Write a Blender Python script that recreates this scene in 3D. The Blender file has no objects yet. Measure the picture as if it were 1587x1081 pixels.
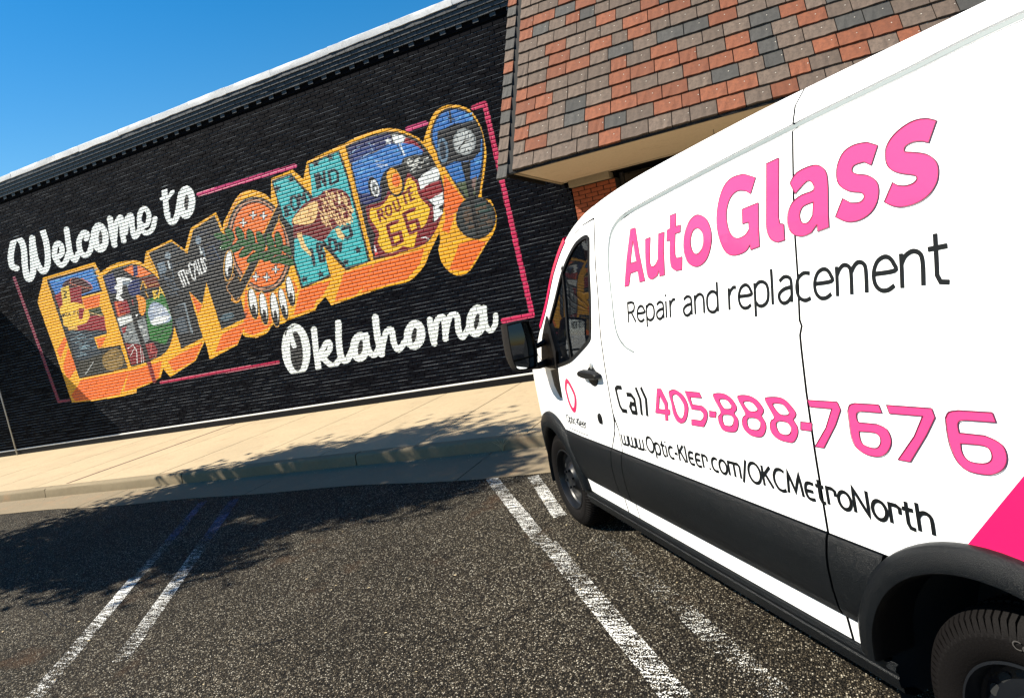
import bpy, bmesh, math, random
import numpy as np
from mathutils import Vector, Matrix
from mathutils.geometry import delaunay_2d_cdt
random.seed(7); np.random.seed(7)
scene = bpy.context.scene
col = scene.collection

# ------------------------------------------------------------------ camera
W_, H_ = 1587, 1081
YAW, PIT, ROLL, FOC = -0.3937, -0.0912, -0.2011, 1050.0
cy, sy, cp, sp, cr, sr = math.cos(YAW), math.sin(YAW), math.cos(PIT), math.sin(PIT), math.cos(ROLL), math.sin(ROLL)
F = np.array([sy*cp, cy*cp, sp]); r0 = np.array([cy, -sy, 0.0]); u0 = np.cross(r0, F)
RGT = cr*r0 + sr*u0; UPV = -sr*r0 + cr*u0
M3 = np.array([RGT, -UPV, F])
CAM = np.array([0.0, 0.0, 1.85])
cd = bpy.data.cameras.new('camera'); cam = bpy.data.objects.new('camera', cd); col.objects.link(cam)
mw = Matrix(((RGT[0], UPV[0], -F[0], CAM[0]), (RGT[1], UPV[1], -F[1], CAM[1]), (RGT[2], UPV[2], -F[2], CAM[2]), (0, 0, 0, 1)))
cam.matrix_world = mw
cd.sensor_width = 36; cd.lens = FOC/W_*36; cd.clip_end = 2000; cd.clip_start = 0.05
scene.camera = cam

# ------------------------------------------------------------------ light
LD = Vector((1.0, 0.42, -1.10))                 # the way sunlight travels
world = bpy.data.worlds.new('World'); scene.world = world; world.use_nodes = True
wn = world.node_tree; bg = wn.nodes['Background']
sky = wn.nodes.new('ShaderNodeTexSky'); sky.sky_type = 'NISHITA'; sky.sun_disc = False
sky.sun_elevation = math.atan2(1.10, math.hypot(1, .42)); sky.sun_rotation = math.atan2(-1.0, -0.42)
sky.air_density = 1.3; sky.dust_density = 0.2; sky.ozone_density = 3.0
hs_ = wn.nodes.new('ShaderNodeHueSaturation'); hs_.inputs['Saturation'].default_value = 1.5; hs_.inputs['Value'].default_value = 1.15
wn.links.new(sky.outputs[0], hs_.inputs['Color']); wn.links.new(hs_.outputs[0], bg.inputs[0]); bg.inputs[1].default_value = 0.05
sl = bpy.data.lights.new('sun', 'SUN'); sl.energy = 5.0; sl.angle = math.radians(0.5); sl.color = (1.0, 0.92, 0.78)
so = bpy.data.objects.new('sun', sl); col.objects.link(so); so.rotation_euler = LD.to_track_quat('-Z', 'Y').to_euler(); so.location = (-20, -8, 22)
scene.view_settings.view_transform = 'Standard'; scene.view_settings.look = 'None'
scene.view_settings.gamma = 1; scene.view_settings.exposure = 1.3; scene.view_settings.use_curve_mapping = False

# ------------------------------------------------------------------ helpers
def s2l(c):
    return tuple(((x/255)/12.92 if x/255 <= .04045 else ((x/255+.055)/1.055)**2.4) for x in c)
def proj_np(X, Y, Z):
    d0, d1, d2 = X-CAM[0], Y-CAM[1], Z-CAM[2]
    a = M3[0,0]*d0+M3[0,1]*d1+M3[0,2]*d2; b = M3[1,0]*d0+M3[1,1]*d1+M3[1,2]*d2; c = M3[2,0]*d0+M3[2,1]*d1+M3[2,2]*d2
    return W_/2+FOC*a/c, H_/2+FOC*b/c
def ray(px, py): return M3.T @ np.array([(px-W_/2)/FOC, (py-H_/2)/FOC, 1.0])
def plane(px, py, p0, n):
    d = ray(px, py); return CAM + d*(np.dot(np.array(p0)-CAM, n)/np.dot(d, n))
def ground(px, py, z=0.0): return plane(px, py, (0, 0, z), np.array([0, 0, 1.0]))
YW = 10.95
def wallpt(px, py): return plane(px, py, (0, YW, 0), np.array([0, 1.0, 0]))

def tag(o, label=None, cat=None, group=None, kind=None):
    if label: o['label'] = label
    if cat: o['category'] = cat
    if group: o['group'] = group
    if kind: o['kind'] = kind
    return o
def empty(name, loc=(0,0,0), rz=0.0):
    o = bpy.data.objects.new(name, None); col.objects.link(o); o.location = loc; o.rotation_euler = (0,0,rz); o.empty_display_size = .2
    return o
def mk(name, vs, fs, mat=None, parent=None, smooth=False, sharp=None):
    me = bpy.data.meshes.new(name); me.from_pydata([tuple(v) for v in vs], [], fs); me.update()
    if mat: me.materials.append(mat)
    o = bpy.data.objects.new(name, me); col.objects.link(o)
    if parent: o.parent = parent
    if smooth:
        me.polygons.foreach_set('use_smooth', [True]*len(me.polygons))
        if sharp: me.set_sharp_from_angle(angle=math.radians(sharp))
    return o
class MB:
    def __init__(s): s.v = []; s.f = []
    def box(s, x0, x1, y0, y1, z0, z1):
        b = len(s.v)
        s.v += [(x0,y0,z0),(x1,y0,z0),(x1,y1,z0),(x0,y1,z0),(x0,y0,z1),(x1,y0,z1),(x1,y1,z1),(x0,y1,z1)]
        s.f += [(b,b+3,b+2,b+1),(b+4,b+5,b+6,b+7),(b,b+1,b+5,b+4),(b+1,b+2,b+6,b+5),(b+2,b+3,b+7,b+6),(b+3,b,b+4,b+7)]
        return s
    def quad(s, *p):
        b = len(s.v); s.v += [tuple(q) for q in p]; s.f.append(tuple(range(b, b+len(p)))); return s
    def grid(s, rows, close=False):
        b = len(s.v); n = len(rows[0])
        for r in rows: s.v += [tuple(p) for p in r]
        for i in range(len(rows)-1):
            for j in range(n if close else n-1):
                k = (j+1) % n
                s.f.append((b+i*n+j, b+i*n+k, b+(i+1)*n+k, b+(i+1)*n+j))
        return s
    def tube(s, pts, r, seg=8):
        pts = [Vector(p) for p in pts]; rows = []
        for i, p in enumerate(pts):
            t = (pts[min(i+1, len(pts)-1)]-pts[max(i-1, 0)]).normalized()
            a = t.orthogonal().normalized(); b = t.cross(a)
            rr = r[i] if isinstance(r, (list, tuple)) else r
            rows.append([p+(a*math.cos(2*math.pi*k/seg)+b*math.sin(2*math.pi*k/seg))*rr for k in range(seg)])
        s.grid(rows, True); n = len(s.v)
        s.f.append(tuple(range(n-seg, n))); s.f.append(tuple(range(n-seg*len(rows)+seg-1, n-seg*len(rows)-1, -1)))
        return s
    def build(s, name, mat, parent=None, smooth=False, sharp=None): return mk(name, s.v, s.f, mat, parent, smooth, sharp)
def bevel(o, w=.005, seg=2):
    m = o.modifiers.new('bevel', 'BEVEL'); m.width = w; m.segments = seg; m.limit_method = 'ANGLE'; return o

# ------------------------------------------------------------------ materials
class NT:
    def __init__(s, name):
        s.m = bpy.data.materials.new(name); s.m.use_nodes = True; s.t = s.m.node_tree; s.b = s.t.nodes['Principled BSDF']; s.co = None
    def n(s, ty, **kw):
        x = s.t.nodes.new(ty)
        for k, v in kw.items():
            if k.startswith('_'): setattr(x, k[1:], v)
            else: x.inputs[k.replace('__', ' ')].default_value = v
        return x
    def l(s, a, b): s.t.links.new(a, b)
    def coord(s):
        if not s.co: s.co = s.n('ShaderNodeTexCoord')
        return s.co.outputs['Object']
    def noise(s, scale, detail=4, rough=.6, vec=None):
        x = s.n('ShaderNodeTexNoise', Scale=scale, Detail=detail, Roughness=rough); s.l(vec or s.coord(), x.inputs['Vector']); return x.outputs['Fac']
    def vor(s, scale, out='Distance', feature='F1', rnd=1.0):
        x = s.n('ShaderNodeTexVoronoi', Scale=scale, Randomness=rnd); x.feature = feature; s.l(s.coord(), x.inputs['Vector']); return x.outputs[out]
    def ramp(s, fac, stops):
        x = s.n('ShaderNodeValToRGB'); e = x.color_ramp.elements
        while len(e) > 1: e.remove(e[-1])
        for i, (p, c) in enumerate(stops):
            c = c if isinstance(c, tuple) else (c, c, c)
            el = e[0] if i == 0 else e.new(p)
            el.position = p; el.color = (*c, 1)
        s.l(fac, x.inputs[0]); return x.outputs[0]
    def mix(s, fac, a, b, mode='MIX'):
        x = s.n('ShaderNodeMix', _data_type='RGBA', _blend_type=mode)
        for v, i in ((fac, 0), (a, 6), (b, 7)):
            if hasattr(v, 'links'): s.l(v, x.inputs[i])
            elif isinstance(v, tuple): x.inputs[i].default_value = (*v, 1)
            else: x.inputs[i].default_value = v
        return x.outputs[2]
    def math(s, op, a, b=0.0, clamp=False):
        x = s.n('ShaderNodeMath', _operation=op); x.use_clamp = clamp
        for v, i in ((a, 0), (b, 1)):
            if hasattr(v, 'links'): s.l(v, x.inputs[i])
            else: x.inputs[i].default_value = v
        return x.outputs[0]
    def bump(s, h, dist=.01, st=1.0, prev=None):
        x = s.n('ShaderNodeBump', Distance=dist, Strength=st); s.l(h, x.inputs['Height'])
        if prev: s.l(prev, x.inputs['Normal'])
        s.l(x.outputs[0], s.b.inputs['Normal']); return x.outputs[0]
    def base(s, c):
        if hasattr(c, 'links'): s.l(c, s.b.inputs['Base Color'])
        else: s.b.inputs['Base Color'].default_value = (*c, 1)
        return s
    def set(s, **kw):
        for k, v in kw.items():
            i = s.b.inputs[k.replace('__', ' ')]
            if hasattr(v, 'links'): s.l(v, i)
            else: i.default_value = v
        return s
def plain(name, c, rough=.5, metal=0.0, spec=.5, nscale=0, nb=0.0, var=0.0, coat=0.0):
    t = NT(name)
    if var:
        f = t.noise(nscale or 8, 5, .7); t.base(t.mix(f, tuple(x*(1-var) for x in c), tuple(min(1, x*(1+var)) for x in c)))
    else: t.base(c)
    t.set(Roughness=rough, Metallic=metal); t.b.inputs['Specular IOR Level'].default_value = spec; t.b.inputs['Coat Weight'].default_value = coat
    if nb: t.bump(t.noise(nscale or 60, 5, .7), nb)
    return t.m

def m_asphalt():
    t = NT('asphalt')
    v = t.n('ShaderNodeTexVoronoi', Scale=108.0); t.l(t.coord(), v.inputs['Vector'])
    sep = t.n('ShaderNodeSeparateColor'); t.l(v.outputs['Color'], sep.inputs[0])
    v2 = t.n('ShaderNodeTexVoronoi', Scale=150.0); t.l(t.coord(), v2.inputs['Vector'])
    stone = t.ramp(sep.outputs[0], [(0.0, (.004,.0035,.003)), (.34, (.020,.016,.011)), (.58, (.065,.053,.036)), (.78, (.15,.125,.088)), (.90, (.30,.265,.20)), (.98, (.52,.48,.39))])
    edge = t.ramp(v.outputs['Distance'], [(.28, 1.0), (.62, .10)])
    c = t.mix(edge, (.004, .0035, .003), stone)
    big = t.ramp(t.noise(.7, 7, .7), [(.3, .68), (.5, 1.15), (.7, 1.5)])
    c = t.mix(1.0, c, big, 'MULTIPLY')
    st = t.ramp(t.noise(1.6, 6, .6), [(.60, 0.0), (.72, .5)]); c = t.mix(st, c, (.060, .030, .014))
    t.base(c); t.set(Roughness=.85); t.b.inputs['Specular IOR Level'].default_value = .12
    hgt = t.math('SUBTRACT', 1.0, v.outputs['Distance']); h2 = t.math('MULTIPLY', sep.outputs[1], .6)
    hh = t.math('ADD', t.math('MULTIPLY', hgt, 1.0), h2)
    t.bump(t.math('MULTIPLY', hh, edge), .010, 1.0)
    return t.m
def m_line(name, c1, wear):
    t = NT(name)
    v = t.n('ShaderNodeTexVoronoi', Scale=108.0); t.l(t.coord(), v.inputs['Vector'])
    mp = t.n('ShaderNodeMapping'); mp.inputs['Rotation'].default_value = (0, 0, 0.607); mp.inputs['Scale'].default_value = (1.0, 5.0, 1.0); t.l(t.coord(), mp.inputs['Vector'])
    n1 = t.noise(9, 6, .75, mp.outputs[0]); n2 = t.noise(1.2, 3, .5)
    f = t.math('ADD', t.math('MULTIPLY', n1, .75), t.math('MULTIPLY', n2, .45))
    f = t.math('SUBTRACT', f, t.math('MULTIPLY', v.outputs['Distance'], .30))
    mask = t.ramp(f, [(wear, 0.0), (wear+.035, 1.0)])
    c = t.mix(t.noise(30, 3), tuple(x*.72 for x in c1), c1)
    t.base(c); t.set(Roughness=.7)
    t.bump(t.math('SUBTRACT', 1.0, v.outputs['Distance']), .008, .9)
    tr = t.n('ShaderNodeBsdfTransparent'); mx = t.n('ShaderNodeMixShader'); t.l(mask, mx.inputs[0]); t.l(tr.outputs[0], mx.inputs[1]); t.l(t.b.outputs[0], mx.inputs[2])
    t.l(mx.outputs[0], t.t.nodes['Material Output'].inputs[0]); return t.m
def m_concrete(name, c, var=.25, stain=(.30,.16,.08)):
    t = NT(name); a = t.noise(.9, 6, .65); b = t.noise(22, 6, .75)
    k = t.mix(a, tuple(x*(1-var) for x in c), tuple(x*(1+var*.5) for x in c)); k = t.mix(t.ramp(b, [(.35, .35), (.6, 0.0)]), k, tuple(x*.62 for x in c))
    s = t.ramp(t.noise(3.1, 8, .75), [(.54, 0.0), (.70, .45)]); k = t.mix(s, k, stain)
    t.base(k); t.set(Roughness=.88); t.b.inputs['Specular IOR Level'].default_value = .25; t.bump(t.noise(140, 4, .7), .002, .8); return t.m
def m_attr(name):
    t = NT(name); a = t.n('ShaderNodeVertexColor'); a.layer_name = 'paint'
    n = t.noise(35, 5, .7); c = t.mix(t.ramp(n, [(.3, .30), (.55, 0.0)]), a.outputs[0], t.mix(1.0, a.outputs[0], (.55, .55, .55), 'MULTIPLY'))
    t.base(c); t.set(Roughness=.5); t.b.inputs['Specular IOR Level'].default_value = .3
    t.bump(t.noise(110, 6, .75), .003, .8); return t.m
def m_black_brick():
    t = NT('black_painted_brick'); n = t.noise(26, 5, .7)
    t.base(t.mix(n, (.0012, .0013, .0025), (.0035, .0037, .0065))); t.set(Roughness=.62); t.b.inputs['Specular IOR Level'].default_value = .03
    t.bump(t.noise(90, 6, .75), .004, .9); return t.m
def m_mortar():
    t = NT('dusty_mortar_joint'); mp = t.n('ShaderNodeMapping'); mp.inputs['Scale'].default_value = (.35, 1, 5.0); t.l(t.coord(), mp.inputs['Vector'])
    f = t.ramp(t.noise(5.0, 6, .72, mp.outputs[0]), [(.40, 0.0), (.54, 1.0)])
    a = t.n('ShaderNodeVertexColor'); a.layer_name = 'paint'
    t.base(t.mix(t.math('MULTIPLY', f, .42), a.outputs[0], (.34, .37, .40))); t.set(Roughness=.8); t.b.inputs['Specular IOR Level'].default_value = .05; return t.m
def m_shingle(name, c, dark):
    t = NT(name); oi = t.n('ShaderNodeObjectInfo'); 
    k = t.mix(oi.outputs['Random'], tuple(x*.78 for x in c), tuple(x*1.18 for x in c))
    k = t.mix(t.ramp(t.noise(17, 6, .75), [(.38, .65), (.62, 0.0)]), k, dark)
    v = t.n('ShaderNodeTexVoronoi', Scale=19.0); t.l(t.coord(), v.inputs['Vector']); sep = t.n('ShaderNodeSeparateColor'); t.l(v.outputs['Color'], sep.inputs[0])
    dot = t.math('MULTIPLY', t.ramp(v.outputs['Distance'], [(.10, 1.0), (.16, 0.0)]), t.ramp(sep.outputs[0], [(.58, 0.0), (.60, 1.0)]))
    k = t.mix(dot, k, (.52, .47, .40)); t.base(k); t.set(Roughness=.8); t.b.inputs['Specular IOR Level'].default_value = .3
    b = t.bump(t.noise(120, 5, .7), .004, .9); t.bump(dot, .006, 1.0, b); return t.m
def m_vanpaint(name, c, rough=.32):
    t = NT(name); t.base(c); t.set(Roughness=rough); t.b.inputs['Coat Weight'].default_value = .6; t.b.inputs['Coat Roughness'].default_value = .06; return t.m
def m_trim():
    t = NT('textured_grey_plastic'); n = t.noise(420, 3, .6)
    t.base(t.mix(t.noise(6, 4), (.0016, .0024, .0034), (.003, .0042, .0058))); t.set(Roughness=.30); t.b.inputs['Specular IOR Level'].default_value = .20; t.bump(n, .0025, .9); return t.m
def m_glass():
    t = NT('tinted_glass'); t.base((.002, .003, .005)); t.set(Roughness=.015); t.b.inputs['Specular IOR Level'].default_value = .9
    tr = t.n('ShaderNodeBsdfTransparent'); tr.inputs[0].default_value = (.30, .34, .36, 1)
    mx = t.n('ShaderNodeMixShader'); mx.inputs[0].default_value = .62
    t.l(tr.outputs[0], mx.inputs[1]); t.l(t.b.outputs[0], mx.inputs[2]); t.l(mx.outputs[0], t.t.nodes['Material Output'].inputs[0]); return t.m

MAT = dict(
 asphalt=m_asphalt(), line=m_line('worn_white_line_paint', (.80,.80,.76), .475), blue=m_line('worn_blue_line_paint', (.03,.07,.17), .44), faint=m_line('mostly_gone_white_paint', (.70,.70,.66), .522),
 walk=m_concrete('sidewalk_concrete', (.385,.305,.195), .24, (.22,.15,.09)), kerb=m_concrete('kerb_concrete', (.20,.16,.10), .3), gutter=m_concrete('gutter_concrete', (.195,.155,.10), .3),
 joint=plain('joint_filler', (.10,.045,.03), .9), dirt=plain('joint_dirt', (.06,.045,.03), .95),
 brick=m_black_brick(), paint=m_attr('mural_paint_on_brick'), mortar=m_mortar(), recess=plain('recessed_mortar', (.002,.002,.003), .9, spec=.1),
 cope=m_concrete('flaking_white_coping', (.72,.73,.74), .10, (.30,.30,.30)), cornice=plain('black_cornice_sky_sheen', (.020,.024,.028), .5, nscale=30, nb=.004, var=.3),  # cornice black is lightened, so the sky's reflection sits in its colour
 white=m_concrete('worn_white_paint', (.74,.74,.72), .08, (.2,.2,.2)), plinth=plain('black_plinth_paint', (.003,.003,.004), .6, spec=.15, nscale=20, nb=.004),
 sh_brown=m_shingle('brown_grey_shingle', (.118,.086,.066), (.055,.041,.032)), sh_orange=m_shingle('rust_orange_shingle', (.185,.062,.030), (.10,.036,.020)), sh_slate=m_shingle('slate_grey_shingle', (.060,.058,.054), (.034,.033,.031)),
 underlay=plain('black_roof_underlay', (.006,.006,.006), .9), soffit=m_concrete('painted_soffit', (.62,.52,.39), .10, (.36,.27,.18)), trimtan=m_concrete('painted_tan_trim', (.33,.28,.20), .12),
 red=plain('red_brick', (.30,.075,.030), .85, nscale=25, nb=.005, var=.4), redmortar=plain('dark_mortar', (.02,.014,.01), .9),
 shopglass=plain('dark_shop_glass', (.004,.005,.007), .05, spec=.6), shopframe=plain('dark_bronze_frame', (.015,.012,.010), .4),
 van=m_vanpaint('white_van_paint', (.82,.83,.84)), pink=m_vanpaint('pink_vinyl', (.72,.040,.165), .38), hotpink=m_vanpaint('hot_pink_vinyl', (.66,.004,.085), .38), blackv=plain('black_vinyl', (.003,.004,.005), .5, spec=.2), outline=plain('dark_vinyl_outline', (.10,.012,.045), .5),
 trim=m_trim(), rubber=plain('black_rubber', (.002,.002,.0025), .5, spec=.25, nscale=200, nb=.001), seam=plain('dark_seam', (.004,.005,.006), .9), crease_shade=plain('painted_crease_shade', (.155,.185,.19), .6),  # last entry: grey standing for shade in the side crease
 tyre=plain('tyre_rubber', (.0032,.0027,.0028), .65, spec=.10, nscale=150, nb=.002), rim=plain('dark_steel_rim', (.004,.005,.007), .35, spec=.3), mirror=plain('mirror_glass', (.75,.78,.8), .02, metal=1.0),
 glass=m_glass(), cab=plain('dark_cab_trim', (.012,.013,.014), .8), lens=plain('clear_lens', (.35,.37,.38), .08), redlens=plain('red_lens', (.35,.01,.01), .15), steel=plain('galvanised_steel', (.45,.47,.48), .4, metal=.7),
 bark=plain('bark', (.07,.05,.035), .9, nscale=14, nb=.02, var=.4), leaf=plain('leaf', (.045,.085,.02), .6, var=.5, nscale=3), soil=plain('soil', (.05,.035,.02), .95), dry=plain('dry_weed', (.42,.34,.20), .9),
 awning=plain('dark_green_canvas', (.010,.016,.014), .8), post=plain('black_post', (.01,.01,.01), .5), conduit=plain('pale_conduit', (.45,.46,.46), .5), roofing=plain('gravel_roofing', (.18,.17,.16), .95, nscale=40, nb=.01, var=.3),
)
# ------------------------------------------------------------------ ground, road, pavement
def sheet(name, x0, x1, y0, y1, z, mat, parent=None):
    return MB().quad((x0,y0,z),(x1,y0,z),(x1,y1,z),(x0,y1,z)).build(name, mat, parent)
g = sheet('ground', -400, 400, -400, 400, -.03, MAT['roofing']); tag(g, kind='structure')
lot = sheet('parking_lot', -70, 60, -60, 6.7, 0.0, MAT['asphalt']); tag(lot, kind='structure')
# gutter edge follows the photographed waver
def edgeY(x): return 6.02 + .28*min(1, max(0, (-3-x)/7)) + .04*math.sin(x*.9+.4) + .03*math.sin(x*2.3)
gut = empty('gutter', (0, 6.5, 0)); tag(gut, kind='structure')
xs = np.arange(-40, 30, 3.05)
for i, x in enumerate(xs):
    a, b = x+.006, x+3.05-.006; n = 10; m = MB(); r1 = []; r2 = []; r3 = []
    for k in range(n+1):
        xx = a+(b-a)*k/n; r1.append((xx, edgeY(xx)-6.5, .006)); r2.append((xx, 6.8-6.5, .007)); r3.append((xx, 7.02-6.5, .010))
    m.grid([r1, r2, r3]); m.build('gutter_slab', MAT['gutter'], gut)
kb = empty('kerb', (0, 7.1, 0)); tag(kb, kind='structure')
prof = [(6.985, -.02), (6.995, .115), (7.004, .138), (7.022, .150), (7.155, .152), (7.155, -.02)]
for i, x in enumerate(xs+1.13):
    w = .010; n = 12; rows = []
    for k in range(n+1):
        xx = x+w+(3.05-2*w)*k/n; j = [random.uniform(-.005, .005) for _ in prof]
        rows.append([(xx, p[0]-7.1+jj*(1 if 0 < q < 5 else 0), p[1]+(jj*.6 if 1 < q < 4 else 0)) for q, (p, jj) in enumerate(zip(prof, j))])
    m = MB().grid(rows); b = len(m.v); m.f += [tuple(range(0, 6))[::-1], tuple(range(b-6, b))]
    m.build('kerb_stone', MAT['kerb'], kb, True, 35)
walk = empty('sidewalk', (0, 9, 0)); tag(walk, kind='structure')
sheet('slab_bed', -40, 30, -1.9, 1.97, .135, MAT['dirt'], walk)
jx = np.arange(-39.0, 28, 1.5)
for x in jx:
    for (y0, y1) in ((7.165, 8.95), (8.958, 10.94)):
        o = MB().box(x+.007, x+1.5-.007, y0-9, y1-9, .10, .152+random.uniform(-.001, .001)).build('slab', MAT['walk'], walk); bevel(o, .003, 1)
q0 = ground(109, 747, .15); q1 = ground(369, 655, .15)
mb = MB().box(q0[0]-.02, q0[0]+.03, 7.2-9, 10.9-9, .13, .1555); mb.build('expansion_joint', MAT['joint'], walk)

# ------------------------------------------------------------------ painted bay lines (children of the lot)
pdir = Vector((math.sin(-.6058), math.cos(-.6058), 0))
def bay_line(p, q, w, mat, nm='painted_line', z=.004):
    p = Vector((p[0], p[1], 0)); q = Vector((q[0], q[1], 0)); d = (q-p).normalized(); n = Vector((-d.y, d.x, 0))*w/2
    L = (q-p).length; k = max(2, int(L/.12)); rl = []; rr = []
    for i in range(k+1):
        c = p+d*L*i/k; e = random.uniform(-.006, .006); rl.append(tuple(c+n*(1+e*8)+Vector((0,0,z)))); rr.append(tuple(c-n*(1-e*8)+Vector((0,0,z))))
    return MB().grid([rr, rl]).build(nm, mat, lot)
G = lambda x, y: ground(x, y)[:2]
bay_line(G(762, 741), G(843, 843), .12, MAT['line'])
bay_line(G(850, 842), G(1052, 1085), .125, MAT['line'])
bay_line(G(826, 738), G(868, 800), .11, MAT['line'])
bay_line(G(930, 830), G(1215, 1085), .12, MAT['faint'])
bay_line(G(315, 777), G(262, 838), .10, MAT['blue'])
bay_line(G(262, 838), G(212, 896), .10, MAT['faint'])
bay_line(G(212, 893), G(50, 1085), .115, MAT['line'])
bay_line(G(364, 773), G(318, 838), .12, MAT['blue'])
bay_line(G(316, 841), G(187, 1024), .12, MAT['line'])
# a crack across the gutter and road, seen at the left
rc = random.Random(12)
for (pa, pb, w) in ((ground(155, 770), ground(-60, 868), .010), (ground(380, 1004), ground(470, 968), .012), (ground(640, 1010), ground(930, 905), .007), (ground(120, 985), ground(30, 935), .008)):
    pa = Vector(pa); pb = Vector(pb); n = 26; d = (pb-pa); q = Vector((-d.y, d.x, 0)).normalized(); r1 = []; r2 = []; off = 0
    for i in range(n+1):
        off += rc.uniform(-.012, .012); c = pa+d*i/n+q*off; h = w*rc.uniform(.3, 1)*.5*(1-abs(2*i/n-1)**4+.05); z = .0085 if c.y > 5.95 else .0028
        r1.append((*(c-q*h)[:2], z)); r2.append((*(c+q*h)[:2], z))
    MB().grid([r1, r2] if q.cross(d).z < 0 else [r2, r1]).build('crack', MAT['rubber'], lot)

# ------------------------------------------------------------------ mural raster (flat print on the brick faces)
CELL = .0085
RX0, RX1, RZ0, RZ1 = -17.4, -3.4, .9, 5.35
nx = int((RX1-RX0)/CELL); nz = int((RZ1-RZ0)/CELL)
gx = RX0+(np.arange(nx)+.5)*CELL; gz = RZ0+(np.arange(nz)+.5)*CELL
GXX, GZZ = np.meshgrid(gx, gz)
PX, PY = proj_np(GXX, YW, GZZ); PX = PX.astype(np.float32); PY = PY.astype(np.float32)
BLACK = (.0030, .0033, .0060)
ART = np.zeros((nz, nx, 3), np.float32); ART[:] = BLACK
REG = np.zeros((nz, nx), np.int8)
reg = 0
PXm = PX.mean()
def C(*c):
    return np.array([max(0.0034, v*.86) for v in s2l(c)], np.float32)
def sub(x0, x1, y0, y1):
    m = (PX > x0) & (PX < x1) & (PY > y0) & (PY < y1)
    return np.nonzero(m.ravel())[0]
def put(idx, c, r=None):
    ART.reshape(-1, 3)[idx] = c; REG.reshape(-1)[idx] = reg if r is None else r
def inside(x, y, P):
    r = np.zeros(len(x), bool); n = len(P)
    for i in range(n):
        x0, y0 = P[i]; x1, y1 = P[(i+1) % n]
        if y0 == y1: continue
        c = ((y0 > y) != (y1 > y)) & (x < (x1-x0)*(y-y0)/(y1-y0)+x0); r ^= c
    return r
class Z:
    def __init__(s, ox, oy, k): s.o = (ox, oy, k)
    def t(s, P): return [(s.o[0]+p[0]*s.o[2], s.o[1]+p[1]*s.o[2]) for p in P]
    def poly(s, P, c):
        P = s.t(P); X = [p[0] for p in P]; Y = [p[1] for p in P]; i = sub(min(X), max(X), min(Y), max(Y))
        x = PX.ravel()[i]; y = PY.ravel()[i]; put(i[inside(x, y, P)], c); return s
    def line(s, P, w, c, closed=False, sm=0):
        if sm: P = smooth(P, sm, closed)
        P = s.t(P); w = w*s.o[2]/2
        if closed: P = P+[P[0]]
        for a, b in zip(P[:-1], P[1:]):
            i = sub(min(a[0], b[0])-w, max(a[0], b[0])+w, min(a[1], b[1])-w, max(a[1], b[1])+w)
            if not len(i): continue
            x = PX.ravel()[i]; y = PY.ravel()[i]; dx, dy = b[0]-a[0], b[1]-a[1]; L = dx*dx+dy*dy+1e-9
            t = np.clip(((x-a[0])*dx+(y-a[1])*dy)/L, 0, 1); d = (x-a[0]-t*dx)**2+(y-a[1]-t*dy)**2
            put(i[d < w*w], c)
        return s
    def ell(s, cx, cy, rx, ry, c, rot=0, c2=None):
        R = max(rx, ry); a, b = s.t([(cx-R, cy-R), (cx+R, cy+R)]); i = sub(a[0], b[0], a[1], b[1])
        x = (PX.ravel()[i]-s.o[0])/s.o[2]-cx; y = (PY.ravel()[i]-s.o[1])/s.o[2]-cy
        ca, sa = math.cos(math.radians(rot)), math.sin(math.radians(rot)); u = x*ca+y*sa; v = -x*sa+y*ca
        put(i[(u/rx)**2+(v/ry)**2 < 1], c); return s
    def hatch(s, P, c, n, w, ang, lo=.2, hi=.7):
        """loose brush strokes inside a polygon"""
        X = [p[0] for p in P]; Y = [p[1] for p in P]
        for _ in range(n):
            x, y = random.uniform(min(X), max(X)), random.uniform(min(Y), max(Y))
            if not inside(np.array([x]), np.array([y]), P)[0]: continue
            L = random.uniform(lo, hi)*60; a = math.radians(ang+random.uniform(-14, 14)); s.line([(x, y), (x+L*math.cos(a), y+L*math.sin(a))], w, c)
        return s
def smooth(P, k=6, closed=False):
    P = [np.array(p, float) for p in P]; n = len(P); out = []
    for i in range(n if closed else n-1):
        if closed: p0, p1, p2, p3 = P[(i-1) % n], P[i], P[(i+1) % n], P[(i+2) % n]
        else: p0, p1, p2, p3 = P[max(i-1, 0)], P[i], P[i+1], P[min(i+2, n-1)]
        for j in range(k):
            t = j/k; out.append(tuple(.5*((2*p1)+(-p0+p2)*t+(2*p0-5*p1+4*p2-p3)*t*t+(-p0+3*p1-3*p2+p3)*t**3)))
    if not closed: out.append(tuple(P[-1]))
    return out
YE, OR, BK, WH = C(238,172,22), C(236,108,28), np.array([.0034,.0036,.0055], np.float32), C(232,238,238)
YD = C(205,150,40); RD = C(140,20,34); NV = C(22,34,92); BL = C(36,112,190); LB = C(90,165,215); TE = C(52,176,182); GR = C(32,84,34); DG = C(14,38,16); PK = C(196,26,84); GY = C(120,128,132); DB = C(18,26,42); TN = C(236,196,130); PKD = C(120,16,56)
ZP = Z(0, 0, 1)
# frame lines
reg = 4
ZP.line([(22,430),(91,622),(107,620)], 4.5, PKD)
ZP.line([(308,301),(457,257)], 7, C(190,40,105)); ZP.line([(632,200),(660,191)], 8, C(190,40,105))
ZP.line([(734,167),(751,161),(766,226),(798,370),(825,488),(780,497)], 8.5, PK)
ZP.line([(250,592),(431,561)], 5.5, C(170,26,70))
reg = 3
ZE, ZD, ZM, ZO, ZN, ZR, ZX = Z(50,390,.2312), Z(140,390,.1942), Z(210,320,.222), Z(320,280,.2406), Z(420,220,.2406), Z(530,190,.2128), Z(560,140,.2775)
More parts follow.
